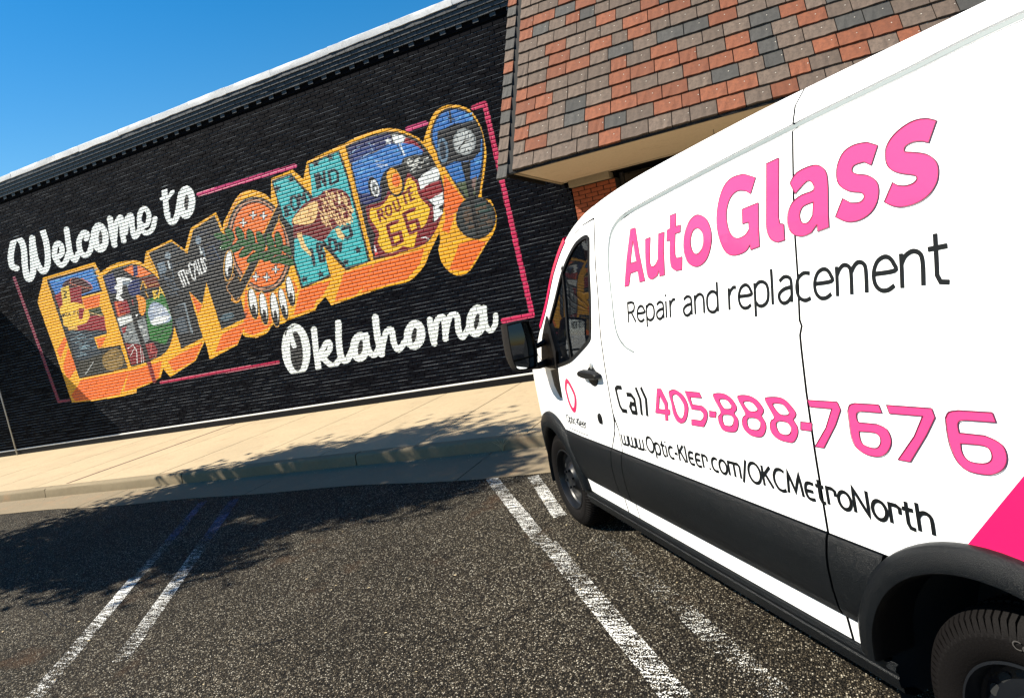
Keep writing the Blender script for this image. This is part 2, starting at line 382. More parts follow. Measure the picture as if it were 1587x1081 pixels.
# --- yellow masses
ZE.poly([(72,175),(418,70),(440,110),(470,165),(560,440),(640,760),(700,780),(700,945),(590,970),(400,1000),(265,1010),(150,660),(35,340)], YE)
ZP.poly([(148,427),(170,412),(185,406),(204,403),(216,404),(223,409),(226,391),(241,421),(262,450),(280,505),(300,560),(264,584),(255,562),(249,585),(233,594),(187,612),(150,560)], YE)
ZM.poly([(70,315),(250,230),(345,300),(385,150),(562,38),(612,165),(640,400),(775,775),(800,880),(745,885),(712,965),(520,1068),(485,935),(420,1075),(243,1190),(150,1081),(280,880),(140,450)], YE)
ZO.poly(smooth([(105,330),(150,190),(205,95),(270,60),(345,72),(410,115),(560,300),(620,560),(600,700),(520,900),(430,925),(395,975),(330,1008),(280,1008),(235,990),(232,880),(200,600)], 5, True), YE)
ZO.poly([(560,560),(620,690),(748,640),(748,720),(700,835),(520,900),(430,925),(440,700)], YE)
ZN.poly([(0,235),(140,178),(208,238),(232,125),(450,18),(530,0),(560,200),(660,500),(748,640),(748,930),(560,992),(388,1052),(350,995),(308,1042),(140,1090),(60,870),(0,480)], YE)
ZR.poly(smooth([(5,160),(150,85),(290,47),(400,45),(520,90),(590,140),(685,265),(745,420),(748,640),(720,770),(641,944),(600,1040),(524,1128),(459,1165),(329,1193),(120,1257)], 4)+[(20,1290),(40,800)], YE)
ZX.poly(smooth([(345,290),(392,150),(440,98),(505,80),(590,98),(650,165),(690,280),(697,400),(672,590),(722,612),(755,700),(742,790),(690,870),(620,990),(570,1030),(520,1030),(460,980),(430,900),(440,830),(420,700),(400,560),(345,330)], 4, True), YE)
ZX.poly([(340,300),(400,300),(470,480),(560,640),(450,800),(440,640),(380,330)], YE)
# --- orange facets
ZE.poly([(165,665),(215,570),(235,592),(190,715)], OR); ZE.poly([(205,770),(240,640),(280,740),(300,772),(250,852),(225,830)], OR)
ZE.poly([(322,862),(648,795),(588,955),(400,992),(285,1000),(262,960),(310,890)], OR)
ZP.poly([(199,575),(251,559),(246,585),(228,594),(192,607)], OR)
ZM.poly([(382,603),(465,690),(437,750)], OR); ZM.poly([(605,888),(772,800),(748,870),(712,955),(556,1020)], OR); ZM.poly([(305,1030),(470,945),(412,1072),(270,1150),(225,1081)], OR)
ZO.poly([(250,700),(300,720),(470,720),(560,640),(590,700),(500,860),(430,900),(395,950),(300,995),(245,975),(240,900)], OR)
ZO.poly([(600,705),(745,650),(690,820),(560,868)], OR)
ZN.poly([(470,842),(655,790),(605,925),(545,985),(408,1028)], OR); ZN.poly([(210,950),(385,888),(335,990),(260,1040),(160,1060)], OR); ZN.poly([(668,800),(748,775),(748,905),(590,968)], OR)
ZR.poly([(237,1022),(602,918),(563,1036),(472,1140),(139,1238)], OR)
ZX.poly([(462,470),(572,610),(530,680),(470,725),(458,610)], OR); ZX.poly([(545,860),(620,835),(700,842),(600,1005),(490,1005)], OR); ZX.poly([(470,720),(520,700),(490,800),(450,780)], OR)
# --- E
ZE.poly([(95,185),(412,98),(470,266),(330,305),(350,392),(455,365),(502,547),(414,574),(440,650),(590,624),(642,780),(315,848)], BK)
ZE.poly([(112,195),(404,112),(455,255),(300,298),(160,300)], BL); ZE.hatch([(112,195),(404,112),(430,200),(150,270)], LB, 30, 5, -15)
ZE.poly(smooth([(200,230),(250,180),(320,175),(380,215),(400,255),(260,300)], 4, True), C(60,16,20)); ZE.line([(262,180),(262,215),(395,245),(385,212),(330,178)], 4, C(220,120,90), sm=4)
ZE.poly([(150,295),(200,260),(330,232),(330,300),(350,392),(300,345),(180,380)], RD); ZE.poly([(190,245),(245,225),(258,340),(205,360)], C(226,190,70)); ZE.line(smooth([(205,262),(228,268),(215,290),(228,305),(208,312)], 4), 8, BK)
ZE.poly([(230,380),(480,420),(495,525),(240,525)], RD); ZE.poly([(350,392),(455,368),(480,430),(380,425)], C(50,60,30)); ZE.line([(360,400),(470,430)], 5, TN)
ZE.poly(smooth([(185,375),(250,340),(330,350),(380,400),(380,450),(330,490),(220,500),(205,450)], 4, True), C(238,190,60)); ZE.poly([(310,375),(350,380),(335,455),(312,450)], RD)
def text(z, strokes, w, c):
    for P in strokes: z.line(P, w, c)
ZE.line([(210,430),(213,412),(226,430)], 5, BK); text(ZE, [[(198,438),(202,420),(212,438),(215,418)],[(220,412),(238,408)],[(229,410),(234,432)],[(240,432),(248,408),(258,430)],[(280,425),(276,404),(290,400)],[(278,414),(288,411)],[(312,396),(300,400),(305,420),(318,416)]], 5, BK)
ZE.poly([(240,505),(300,495),(305,522),(245,528)], C(225,180,80))
ZE.poly([(235,535),(495,530),(500,548),(414,574),(440,650),(470,680),(330,730),(290,720)], C(30,44,58)); ZE.hatch([(240,540),(400,560),(430,650),(300,720)], C(130,160,175), 60, 3, -10)
ZE.poly([(310,735),(450,690),(590,635),(628,772),(322,835)], C(38,36,26)); ZE.poly(smooth([(470,700),(560,645),(605,700),(600,770),(500,790)], 4, True), C(140,112,56)); ZE.hatch([(450,690),(600,650),(620,770),(450,800)], C(86,72,40), 40, 4, -20); ZE.line([(355,822),(410,738)], 6, C(170,175,175))
ZE.poly([(336,315),(455,284),(450,364),(354,386)], OR); ZE.poly([(424,582),(496,568),(470,628),(446,642)], OR)
# --- D
fd = smooth([(95,195),(200,130),(330,98),(430,122),(530,200),(610,300),(655,420),(672,560),(645,720),(590,810),(480,870),(325,920)], 4)
ZD.poly(fd, BK)
ZD.poly([(105,205),(180,170),(200,230),(210,330),(160,330)], NV); ZD.poly([(260,140),(330,110),(400,115),(490,175),(400,205),(340,190)], C(236,120,50)); ZD.poly([(340,110),(375,108),(380,190),(345,200)], NV)
ZD.poly([(310,230),(390,215),(400,330),(340,360),(290,320)], NV); ZD.poly([(400,215),(520,190),(560,280),(440,290)], C(110,40,20)); ZD.line([(420,230),(440,290)], 8, YD); ZD.line([(400,300),(420,230),(450,290)], 8, YD); ZD.line([(470,270),(540,250)], 8, YD); ZD.line([(440,320),(460,360)], 9, YD)
ZD.poly(smooth([(205,215),(240,205),(310,212),(330,235),(260,270),(255,330),(235,350),(280,400),(265,435),(240,395),(205,370),(215,310),(190,290),(215,250)], 4, True), C(236,240,240)); ZD.poly([(255,235),(325,225),(300,280),(262,295)], C(120,135,150))
ZD.poly([(440,390),(590,330),(645,380),(655,560),(650,640),(600,740),(480,700),(450,560)], C(36,110,42)); ZD.hatch([(470,600),(650,560),(640,700),(500,760)], C(20,60,26), 60, 5, -8)
ZD.poly(smooth([(365,345),(430,370),(445,440),(420,505),(390,480),(380,400)], 4, True), C(238,150,40))
ZD.poly(smooth([(460,470),(500,400),(580,430),(645,520),(620,560),(500,585),(470,530)], 4, True), C(150,165,190)); ZD.hatch([(470,450),(580,430),(640,520),(500,570)], C(230,236,240), 50, 5, -20); ZD.poly([(480,560),(520,520),(640,505),(600,560),(500,585)], C(232,238,240))
text(ZD, [[(500,310),(510,375)],[(500,312),(530,310),(505,340),(540,350),(512,374)],[(545,365),(555,285),(592,350)],[(550,330),(580,320)]], 9, C(236,196,60))
ZD.poly([(185,400),(245,390),(340,380),(350,480),(215,520)], RD); ZD.line([(205,405),(232,508)], 18, C(214,96,46)); ZD.line([(205,412),(245,402)], 14, C(214,96,46)); ZD.line([(215,455),(255,448)], 14, C(214,96,46)); ZD.line([(232,505),(275,495)], 14, C(214,96,46))
ZD.poly([(215,530),(340,495),(380,500),(350,550),(235,595)], C(226,232,232)); ZD.line([(225,560),(330,530)], 5, BK)
ZD.poly([(240,610),(430,520),(450,580),(470,700),(420,740),(280,720)], C(128,136,140)); ZD.hatch([(260,600),(430,540),(450,700),(280,710)], BK, 36, 4, -30); ZD.hatch([(260,600),(430,540),(450,700),(280,710)], C(225,230,230), 20, 5, -20); ZD.poly([(250,610),(290,590),(280,640),(260,655)], RD)
ZD.poly([(275,730),(420,740),(500,720),(540,790),(490,850),(330,905)], C(122,14,26)); ZD.line([(300,770),(340,740),(370,790),(375,890)], 5, WH); ZD.line([(320,830),(350,770)], 4, WH); ZD.line([(400,760),(410,885)], 5, WH); ZD.line([(420,800),(425,880)], 4, WH); ZD.line([(445,750),(490,740),(480,800),(530,800),(520,840),(480,850)], 4, C(235,120,110))
ZD.line(smooth([(275,280),(330,450),(370,600),(420,740),(465,885)], 4), 34, BK); ZD.line([(470,890),(510,1030)], 34, C(120,18,14))
# --- M
ZM.poly([(92,325),(250,243),(360,330),(402,165),(552,60),(598,170),(640,300),(772,775),(600,858),(495,530),(467,682),(373,590),(472,915),(320,992),(150,450)], C(10,13,18))
ZM.hatch([(420,200),(560,100),(620,300),(640,420),(500,400)], C(24,38,62), 60, 9, -10); ZM.hatch([(160,380),(260,260),(330,330),(260,560)], C(24,34,48), 60, 9, -10); ZM.hatch([(540,560),(640,480),(760,760),(620,840)], C(18,26,38), 40, 8, -10)
ZM.hatch([(150,400),(250,480),(320,600),(250,640),(180,520)], C(70,86,104), 46, 5, 40); ZM.poly([(150,400),(200,380),(218,450),(170,475)], C(104,122,138)); ZM.ell(225,345,20,28,C(122,138,150)); ZM.ell(222,372,14,10,BK); ZM.line([(228,385),(240,430)], 12, C(200,210,215)); ZM.line([(245,390),(268,500)], 9, C(64,80,96))
ZM.ell(438,235,20,30,C(112,130,146)); ZM.line([(450,285),(462,330)], 12, C(205,215,220)); ZM.line([(470,290),(485,350)], 7, C(90,110,130)); ZM.line([(545,280),(590,370)], 7, C(60,80,110)); ZM.ell(640,770,50,25,C(66,90,104), -20)
ZM.poly([(275,790),(340,760),(370,880),(310,890)], C(66,78,90)); ZM.line([(265,710),(340,675),(395,880)], 13, C(118,132,142)); ZM.poly([(260,700),(335,680),(345,745),(280,765)], C(40,48,56))
text(ZM, [[(300,465),(338,558)],[(316,452),(354,550)],[(334,440),(374,540)],[(298,468),(310,452),(334,442)],[(372,450),(356,446),(358,468),(374,466)],[(398,408),(380,396),(370,408),(400,505),(414,512),(420,498)],[(418,498),(408,398),(418,382),(448,478)],[(416,440),(432,432)],[(434,372),(462,468),(472,462)],[(456,360),(482,456),(490,450)],[(494,372),(478,358),(470,372),(494,430),(488,446),(478,440)]], 8.5, C(236,240,242))
# --- O : ringed drum with leaves and feathers
ZO.ell(340,412,208,312,BK,-10); ZO.ell(340,412,192,296,C(190,140,110),-10); ZO.ell(340,412,180,284,BK,-10); ZO.ell(340,412,170,273,C(236,116,38),-10)
ZO.line(smooth([(112,330),(160,190),(225,90)], 4), 9, C(200,120,30))
ZO.line([(492,140),(415,300),(290,560),(190,755)], 60, C(226,156,40)); ZO.line([(492,140),(415,300),(290,560),(192,750)], 46, C(22,16,14))
ZO.poly(smooth([(120,640),(170,600),(215,640),(200,700),(185,770),(150,730),(125,690)], 4, True), C(26,18,14)); ZO.line(smooth([(120,640),(165,600),(180,610),(150,650),(130,690),(160,735),(185,770),(210,750)], 4), 4, C(210,150,90))
for (cx, cy, a, L) in [(90,360,20,48),(150,345,60,50),(125,415,-30,50),(215,345,70,55),(190,430,-35,55),(285,365,75,58),(255,455,-40,58),(350,380,70,62),(310,490,-35,62),(385,480,-20,55),(410,395,75,60),(405,480,-45,55),(465,390,80,66),(470,505,-15,62),(530,450,30,60),(520,520,10,64),(590,440,60,70),(600,520,70,66),(240,400,10,50),(330,430,15,50),(440,450,15,50)]:
    ZO.ell(cx, cy, L*1.0, 27, C(10,22,10), a); ZO.ell(cx, cy, L*.9, 20, C(34,92,38), a); ZO.line([(cx-L*.7*math.cos(math.radians(a)), cy-L*.7*math.sin(math.radians(a))), (cx+L*.7*math.cos(math.radians(a)), cy+L*.7*math.sin(math.radians(a)))], 3, C(14,40,16))
for (cx, cy, rx, ry, a) in [(300,790,30,102,-10),(368,822,28,106,-8),(440,828,29,112,-8),(494,792,26,104,-12),(540,712,26,100,-10),(143,545,28,96,4),(520,275,30,72,-40)]:
    ZO.ell(cx, cy, rx+5, ry+6, C(226,168,60), a); ZO.ell(cx, cy, rx, ry, BK, a); ZO.ell(cx, cy-ry*.12, rx*.74, ry*.84, C(236,240,240), a); ZO.ell(cx+rx*.22*math.cos(math.radians(a)), cy+ry*.42, rx*.42, ry*.36, BK, a)
for (cx, cy) in [(236,270),(300,222),(368,225),(318,618),(388,622),(446,570)]:
    ZO.line([(cx-20,cy),(cx+20,cy)], 17, BK); ZO.line([(cx,cy-24),(cx,cy+24)], 17, BK); ZO.line([(cx-16,cy),(cx+16,cy)], 8, WH); ZO.line([(cx,cy-20),(cx,cy+20)], 8, WH)
# --- N
fn = [(2,250),(130,203),(280,362),(236,138),(440,52),(492,200),(642,770),(480,826),(318,650),(388,866),(195,946),(140,760),(110,620),(60,480),(40,380)]
ZN.poly(fn, BK)
ZN.poly([(14,258),(126,216),(268,380),(300,400),(262,340),(250,146),(430,66),(478,200),(624,762),(486,808),(330,620),(372,856),(206,928),(152,760),(150,560),(80,480),(50,380)], TE)
def star(z, cx, cy, r, c, a=0):
    z.poly([(cx+(r if k % 2 == 0 else r*.42)*math.sin(math.radians(a+36*k)), cy-(r if k % 2 == 0 else r*.42)*math.cos(math.radians(a+36*k))) for k in range(10)], c)
for (x, y) in [(288,140),(382,100),(40,300),(130,240),(560,695),(482,775),(215,885),(320,850)]: star(ZN, x, y, 30, DB, -14)
text(ZN, [[(85,420),(120,405)],[(100,415),(110,470)],[(85,425),(95,480),(130,465)],[(95,448),(120,440)]], 13, DB)
text(ZN, [[(128,360),(150,345),(172,375),(178,420),(152,440),(132,410),(128,360)],[(185,405),(178,340),(205,370),(212,325),(228,385)],[(238,325),(262,370)],[(285,210),(302,300)],[(302,300),(296,215)],[(318,292),(304,200),(350,280),(340,190)],[(372,190),(386,275)],[(370,190),(410,180),(430,200),(430,250),(386,275)]], 17, DB)
text(ZN, [[(258,690),(278,790)],[(300,655),(330,660),(322,700),(300,705),(300,655)],[(312,715),(345,715),(340,765),(318,768),(312,715)],[(375,625),(412,632),(425,690),(395,710),(380,675),(375,625)],[(460,560),(505,540),(520,600),(490,620),(465,600)],[(415,660),(450,655),(445,700)]], 20, DB)
bi = smooth([(135,500),(210,400),(300,350),(350,312),(430,300),(490,330),(520,400),(515,500),(470,530),(400,560),(330,640),(230,600),(150,620),(145,550)], 4, True)
ZN.poly(bi, C(112,22,28)); ZN.poly(smooth([(140,500),(200,430),(290,380),(300,440),(270,520),(160,530)], 4, True), TN)
ZN.poly([(165,590),(195,580),(215,650),(262,720),(255,735),(195,680),(175,620)], TN); ZN.poly([(410,560),(440,555),(475,610),(462,632),(430,610)], TN)
ZN.hatch([(290,380),(350,315),(430,305),(490,340),(515,420),(500,500),(430,520),(340,540),(300,460)], C(238,200,140), 150, 7, 60, .3, .8); ZN.hatch([(300,380),(430,330),(500,400),(480,500),(340,540)], C(112,22,28), 46, 4, 62, .3, .7); ZN.line([(440,400),(436,345)], 14, C(246,224,180)); ZN.line([(460,430),(480,435)], 9, BK)
ZN.hatch([(140,500),(230,430),(290,400),(280,500)], C(170,110,70), 26, 4, 75, .2, .5)
# --- D with car, flag, road shield
fr = smooth([(25,172),(200,95),(340,65),(430,75),(560,130),(660,260),(730,420),(745,560),(733,660),(680,790),(600,888),(430,945)], 4)+[(230,1000)]
ZR.poly(fr, BK)
ZR.poly([(45,175),(210,105),(350,80),(370,150),(330,170),(60,300)], NV); star(ZR, 336,135,30,WH); star(ZR,232,178,22,WH); star(ZR,195,540,18,WH)
ZR.poly([(360,88),(440,92),(465,110),(440,155),(380,150)], WH); ZR.poly([(465,108),(540,140),(600,210),(520,190),(440,155)], RD)
ZR.poly([(120,500),(290,470),(280,560),(180,600),(140,590)], NV)
ZR.poly(smooth([(75,300),(120,270),(200,235),(260,210),(330,165),(420,150),(520,160),(590,210),(560,250),(470,290),(400,310),(320,345),(280,420),(260,520),(190,515),(120,505),(95,400)], 3, True), BL)
ZR.poly([(75,220),(190,160),(300,165),(200,225),(85,290)], C(26,54,120)); ZR.line([(60,230),(120,180),(200,150),(225,205),(85,295)], 4, C(150,190,220)); ZR.hatch([(100,300),(330,200),(480,180),(320,340),(120,400)], LB, 50, 6, -16); ZR.hatch([(110,400),(200,380),(200,500),(120,490)], C(20,70,150), 20, 6, -10)
ZR.line([(420,155),(455,235)], 12, C(220,228,230)); ZR.line([(400,160),(440,240)], 6, BK)
ZR.poly(smooth([(440,270),(520,235),(600,240),(640,290),(600,350),(520,380),(450,340)], 4, True), C(40,42,42)); ZR.hatch([(450,270),(600,245),(630,300),(520,370),(460,330)], C(226,228,222), 46, 6, -20); ZR.hatch([(240,280),(310,270),(300,330),(240,330)], C(200,210,216), 12, 5, -20)
ZR.ell(232,472,40,78,BK,-14); ZR.ell(240,478,30,62,C(226,230,232),-14); ZR.ell(240,480,20,44,C(90,96,100),-14); ZR.ell(241,480,8,16,WH)
ZR.poly(smooth([(550,425),(600,370),(690,325),(706,410),(640,440),(590,480),(562,478)], 3, True), WH); ZR.poly([(575,490),(620,455),(712,412),(735,510),(640,560),(600,540)], RD); ZR.poly([(635,562),(735,505),(740,590),(690,620)], WH); ZR.poly([(662,612),(700,615),(738,655),(700,700),(672,722)], WH); 
ZR.poly([(620,700),(670,725),(735,660),(680,790),(600,885),(520,915),(560,780)], C(122,16,30)); ZR.line([(580,838),(610,835),(635,850)], 7, WH)
sh = smooth([(170,620),(200,598),(270,585),(320,540),(335,470)], 3)+[(375,520)]+smooth([(440,490),(455,430),(480,360)], 3)+[(555,425),(575,490),(600,545),(655,600),(668,660),(655,740),(580,800),(560,900),(500,925),(440,935),(370,975),(290,970),(240,985),(230,880),(245,820),(190,720)]
ZR.poly(sh, C(120,14,30)); ZR.poly([(232,895),(262,950),(240,975)], C(210,60,60)); ZR.poly([(236,890),(255,940),(240,945)], WH)
ZR.poly(smooth([(205,628),(268,618),(320,572),(350,525),(400,545),(445,500),(482,402),(540,445),(548,500),(580,560),(638,622),(622,700),(600,750),(552,790),(520,908),(445,900),(365,950),(300,930),(262,862),(272,810),(238,745),(205,700)], 3, True), C(240,190,30))
ZR.ell(385,430,66,112,BK,-14); ZR.ell(382,428,52,98,C(236,170,30),-14); ZR.poly(smooth([(372,380),(410,375),(425,430),(400,470),(365,440)], 3, True), OR)
RR = C(118,14,26)
text(ZR, [[(280,722),(258,642),(288,632),(296,662),(268,676)],[(284,672),(318,700)],[(318,615),(345,600),(362,640),(355,672),(335,678),(318,650),(318,615)],[(375,580),(392,640),(412,640),(425,620),(405,560)],[(440,520),(476,500)],[(446,516),(468,590)],[(500,470),(480,482),(500,570),(528,552)],[(490,525),(512,512)]], 15, RR)
for (ox, oy) in [(0,0),(122,-88)]:
    ZR.line([(404+ox,716+oy),(330+ox,752+oy),(374+ox,892+oy),(440+ox,860+oy),(422+ox,796+oy),(352+ox,828+oy)], 27, RR)
# --- exclamation mark with street clock
ZX.poly(smooth([(392,210),(440,122),(515,95),(600,120),(662,205),(686,300),(680,430),(656,585),(640,602),(585,612),(520,520),(430,370),(390,280)], 4, True), BK)
ZX.poly(smooth([(402,215),(445,135),(515,108),(592,130),(650,212),(674,300),(668,430),(645,500),(600,520),(530,520),(440,370),(402,280)], 4, True), C(32,104,180)); ZX.hatch([(410,180),(600,130),(660,300),(640,480),(520,480)], C(90,160,215), 46, 8, -30); ZX.poly([(530,515),(645,490),(632,600),(590,600)], C(74,88,60)); ZX.poly([(600,500),(645,480),(632,560)], C(120,96,90))
ZX.line([(492,100),(500,180)], 10, BK); ZX.line([(485,150),(520,165)], 8, BK)
ZX.poly([(425,230),(520,185),(640,170),(670,220),(665,340),(620,390),(520,400),(450,430),(425,380)], C(20,22,28)); ZX.ell(455,335,30,72,C(90,120,145),-4); ZX.ell(455,335,18,52,C(30,44,60),-4)
ZX.ell(575,288,74,84,C(14,16,20)); ZX.ell(575,288,64,74,C(140,148,150)); ZX.ell(575,288,54,64,C(190,196,196))
for k in range(12):
    a = math.radians(30*k); ZX.line([(575+44*math.cos(a), 288+52*math.sin(a)), (575+52*math.cos(a), 288+61*math.sin(a))], 6, BK)
ZX.line([(575,288),(545,325)], 8, BK); ZX.line([(575,288),(615,270)], 7, BK); ZX.line([(575,288),(585,245)], 4, BK)
ZX.poly([(555,400),(610,395),(608,470),(632,600),(600,605),(580,500)], BK)
ZX.ell(640,712,112,118,BK); ZX.ell(640,712,98,104,C(34,42,44)); ZX.hatch([(560,650),(700,640),(720,760),(580,780)], C(86,66,50), 60, 7, -12); ZX.hatch([(560,640),(700,630),(700,700)], C(30,62,58), 30, 8, -12); ZX.line([(612,600),(655,820)], 24, C(10,10,12))
# --- scripts
reg = 1
ZW, ZT, ZK = Z(0,360,.1110), Z(140,280,.1295), Z(400,400,.2773)
WW = C(238,246,246)
ZW.line([(232,500),(170,470),(150,330),(185,140),(235,85),(300,130),(335,260),(345,430),(370,600),(415,650),(460,560),(462,400),(450,230),(450,80)], 86, WW, sm=6)
ZW.line([(450,85),(470,240),(520,430),(600,545),(660,470),(665,300),(640,120),(590,-40)], 84, WW, sm=6)
ZW.line([(830,330),(862,290),(860,200),(805,150),(765,230),(770,350),(850,455),(920,400),(950,300)], 76, WW, sm=6)
ZW.line([(930,-40),(950,120),(985,300),(1045,385),(1090,300)], 80, WW, sm=6)
ZW.line([(1205,90),(1215,20),(1160,10),(1105,120),(1120,260),(1195,325),(1260,250),(1290,100)], 76, WW, sm=6)
ZT.ell(112,680,108,180,WW,-4); ZT.ell(122,682,24,84,BK)
ZT.line([(235,455),(255,600),(290,765)], 72, WW, sm=5); ZT.line([(290,700),(310,520),(365,440),(380,600),(400,720)], 64, WW, sm=5); ZT.line([(420,620),(440,460),(490,420),(500,560),(530,670),(585,600),(610,520)], 66, WW, sm=5)
ZT.line([(590,560),(680,520),(700,400),(645,330),(592,400),(595,540),(660,625),(740,580),(775,450)], 60, WW, sm=6)
ZT.line([(880,50),(900,250),(925,420),(975,500),(1030,440),(1060,300)], 70, WW, sm=6); ZT.line([(855,215),(925,210),(985,130)], 46, WW)
ZT.ell(1145,258,112,200,WW,2); ZT.ell(1150,258,27,94,BK,2)
reg = 2
ZK.ell(212,512,80,148,WW,-4); ZK.ell(214,520,36,112,BK,-4); ZK.line([(202,490),(180,430),(175,395)], 26, WW, sm=3); ZK.line([(152,430),(160,395),(200,380)], 9, BK)
ZK.line([(312,398),(322,500),(338,620)], 34, WW, sm=4); ZK.line([(338,560),(375,480),(398,470),(400,510),(360,560)], 30, WW, sm=4); ZK.line([(360,555),(420,600),(465,550)], 32, WW, sm=4)
ZK.line([(448,360),(452,480),(468,560),(500,565),(535,490)], 36, WW, sm=4)
ZK.ell(570,495,56,84,WW,4); ZK.ell(572,497,14,42,BK,8); ZK.line([(605,430),(615,510),(650,540),(680,490)], 34, WW, sm=4)
ZK.line([(655,330),(668,440),(690,535)], 38, WW, sm=4); ZK.line([(690,520),(712,420),(745,400),(758,470),(785,510),(825,460)], 34, WW, sm=4)
ZK.ell(875,428,60,84,WW,6); ZK.ell(872,430,14,44,BK,8)
ZK.line([(960,345),(970,410),(985,475)], 36, WW, sm=4); ZK.line([(985,450),(1000,350),(1035,330),(1045,400),(1048,450)], 34, WW, sm=4); ZK.line([(1048,420),(1070,330),(1110,320),(1120,400),(1145,440),(1185,370)], 34, WW, sm=4)
ZK.ell(1222,350,58,92,WW,8); ZK.ell(1222,352,14,44,BK,10); ZK.line([(1262,275),(1272,370),(1298,405),(1325,370),(1328,318)], 30, WW, sm=4)
def art_at(x, z):
    i = np.clip(((x-RX0)/CELL).astype(int), 0, nx-1); j = np.clip(((z-RZ0)/CELL).astype(int), 0, nz-1)
    return ART[j, i], REG[j, i]
# ------------------------------------------------------------------ mural building
WX0, WX1 = -27.0, -2.96
mural = empty('mural_building', (-12, YW, 0)); O = Vector((-12, YW, 0))
tag(mural, 'long black painted brick building with the large greeting mural and white coping', 'building')
def place(o, parent, origin):
    """parent keeping the world-space coordinates used while modelling"""
    o.parent = parent; o.matrix_parent_inverse = Matrix.Translation(-origin); return o
CH, BL_, JT = .0677, .2032, .0095
Zb0 = .315; rows_n = int((6.20-Zb0)/CH)
baseV, baseF = [], []
regV = {k: ([], [], []) for k in (1, 2, 3, 4)}
DEP = .013
def add_simple(x0, x1, z0, z1, yj):
    b = len(baseV); e = .003; y1 = YW+DEP; y0 = YW+yj
    baseV.extend([(x0+e,y0,z0+e),(x1-e,y0,z0+e),(x1-e,y0,z1-e),(x0+e,y0,z1-e),(x0,y1,z0),(x1,y1,z0),(x1,y1,z1),(x0,y1,z1)])
    baseF.extend([(b,b+1,b+2,b+3),(b,b+4,b+5,b+1),(b+1,b+5,b+6,b+2),(b+2,b+6,b+7,b+3),(b+3,b+7,b+4,b)])
for r in range(rows_n):
    z0 = Zb0+r*CH+JT/2; z1 = Zb0+(r+1)*CH-JT/2; off = (r % 2)*BL_/2
    x = WX0-off
    while x < WX1-.02:
        a, b_ = max(x+JT/2, WX0), min(x+BL_-JT/2, WX1); x += BL_
        if b_-a < .02: continue
        yj = random.uniform(-.003, .002)
        if a > RX0+.1 and b_ < RX1-.1 and z0 > RZ0+.05 and z1 < RZ1-.05:
            e = .003; nxc = max(2, int((b_-a)/.0125)); nzc = 5
            X = np.concatenate([[a], np.linspace(a+e, b_-e, nxc+1), [b_]]); Zc = np.concatenate([[z0], np.linspace(z0+e, z1-e, nzc+1), [z1]])
            xm = (X[:-1]+X[1:])/2; zm = (Zc[:-1]+Zc[1:])/2
            XM, ZM_ = np.meshgrid(xm, zm); _, rg = art_at(XM, ZM_)
            if not rg.any(): add_simple(a, b_, z0, z1, yj); continue
            X[0] -= .0040; X[-1] += .0040; X[1] -= .0035; X[-2] += .0035
            XX, ZZ = np.meshgrid(X, Zc); cc, _ = art_at(XX, ZZ); jit = random.uniform(.90, 1.06)
            n1 = len(X); Yv = np.full(XX.shape, YW+yj*.6); Yv[0, :] = Yv[-1, :] = YW+.007; Yv[:, 0] = Yv[:, -1] = YW+.0045
            pts = np.stack([XX, Yv, ZZ], -1).reshape(-1, 3); cl = (cc*jit).reshape(-1, 3)
            for k in np.unique(rg):
                jj, ii = np.nonzero(rg == k); q = np.stack([jj*n1+ii, jj*n1+ii+1, (jj+1)*n1+ii+1, (jj+1)*n1+ii], -1)
                if k == 0:
                    b0 = len(baseV); baseV.extend(map(tuple, pts)); baseF.extend([tuple(int(v)+b0 for v in f) for f in q])
                else:
                    V_, F_, C_ = regV[int(k)]; us, inv = np.unique(q, return_inverse=True); inv = inv.reshape(q.shape)
                    b0 = sum(len(v) for v in V_); V_.append(pts[us]); C_.append(cl[us]); F_.append(inv+b0)
        else: add_simple(a, b_, z0, z1, yj)
o = mk('brickwork', baseV, baseF, MAT['brick']); place(o, mural, O); tag(o, kind='stuff')
def np_mesh(name, V, Fq, Cc, mat):
    me = bpy.data.meshes.new(name); n = len(V); m = len(Fq)
    me.vertices.add(n); me.vertices.foreach_set('co', V.astype(np.float32).ravel()); me.loops.add(m*4); me.loops.foreach_set('vertex_index', Fq.astype(np.int32).ravel())
    me.polygons.add(m); me.polygons.foreach_set('loop_start', np.arange(0, m*4, 4, dtype=np.int32)); me.update(calc_edges=True)
    a = me.color_attributes.new('paint', 'FLOAT_COLOR', 'POINT'); a.data.foreach_set('color', np.hstack([Cc, np.ones((n, 1))]).astype(np.float32).ravel())
    me.materials.append(mat); me.validate(); o = bpy.data.objects.new(name, me); col.objects.link(o); return o
names = {1: 'script_greeting', 2: 'script_state_name', 3: 'block_lettering', 4: 'painted_frame_line'}
plab = {1: 'white brush script reading Welcome to', 2: 'white brush script reading Oklahoma', 3: 'large yellow and orange block letters EDMOND! filled with painted scenes', 4: 'thin crimson painted frame lines'}
for k, (V_, F_, C_) in regV.items():
    if V_:
        o = np_mesh(names[k], np.vstack(V_), np.vstack(F_), np.vstack(C_), MAT['paint']); place(o, mural, O); tag(o, plab[k], kind='stuff')
xj = np.concatenate([[WX0], np.arange(RX0, RX1, .025), [WX1]]); nj = len(xj); VV, FF, CC = [], [], []
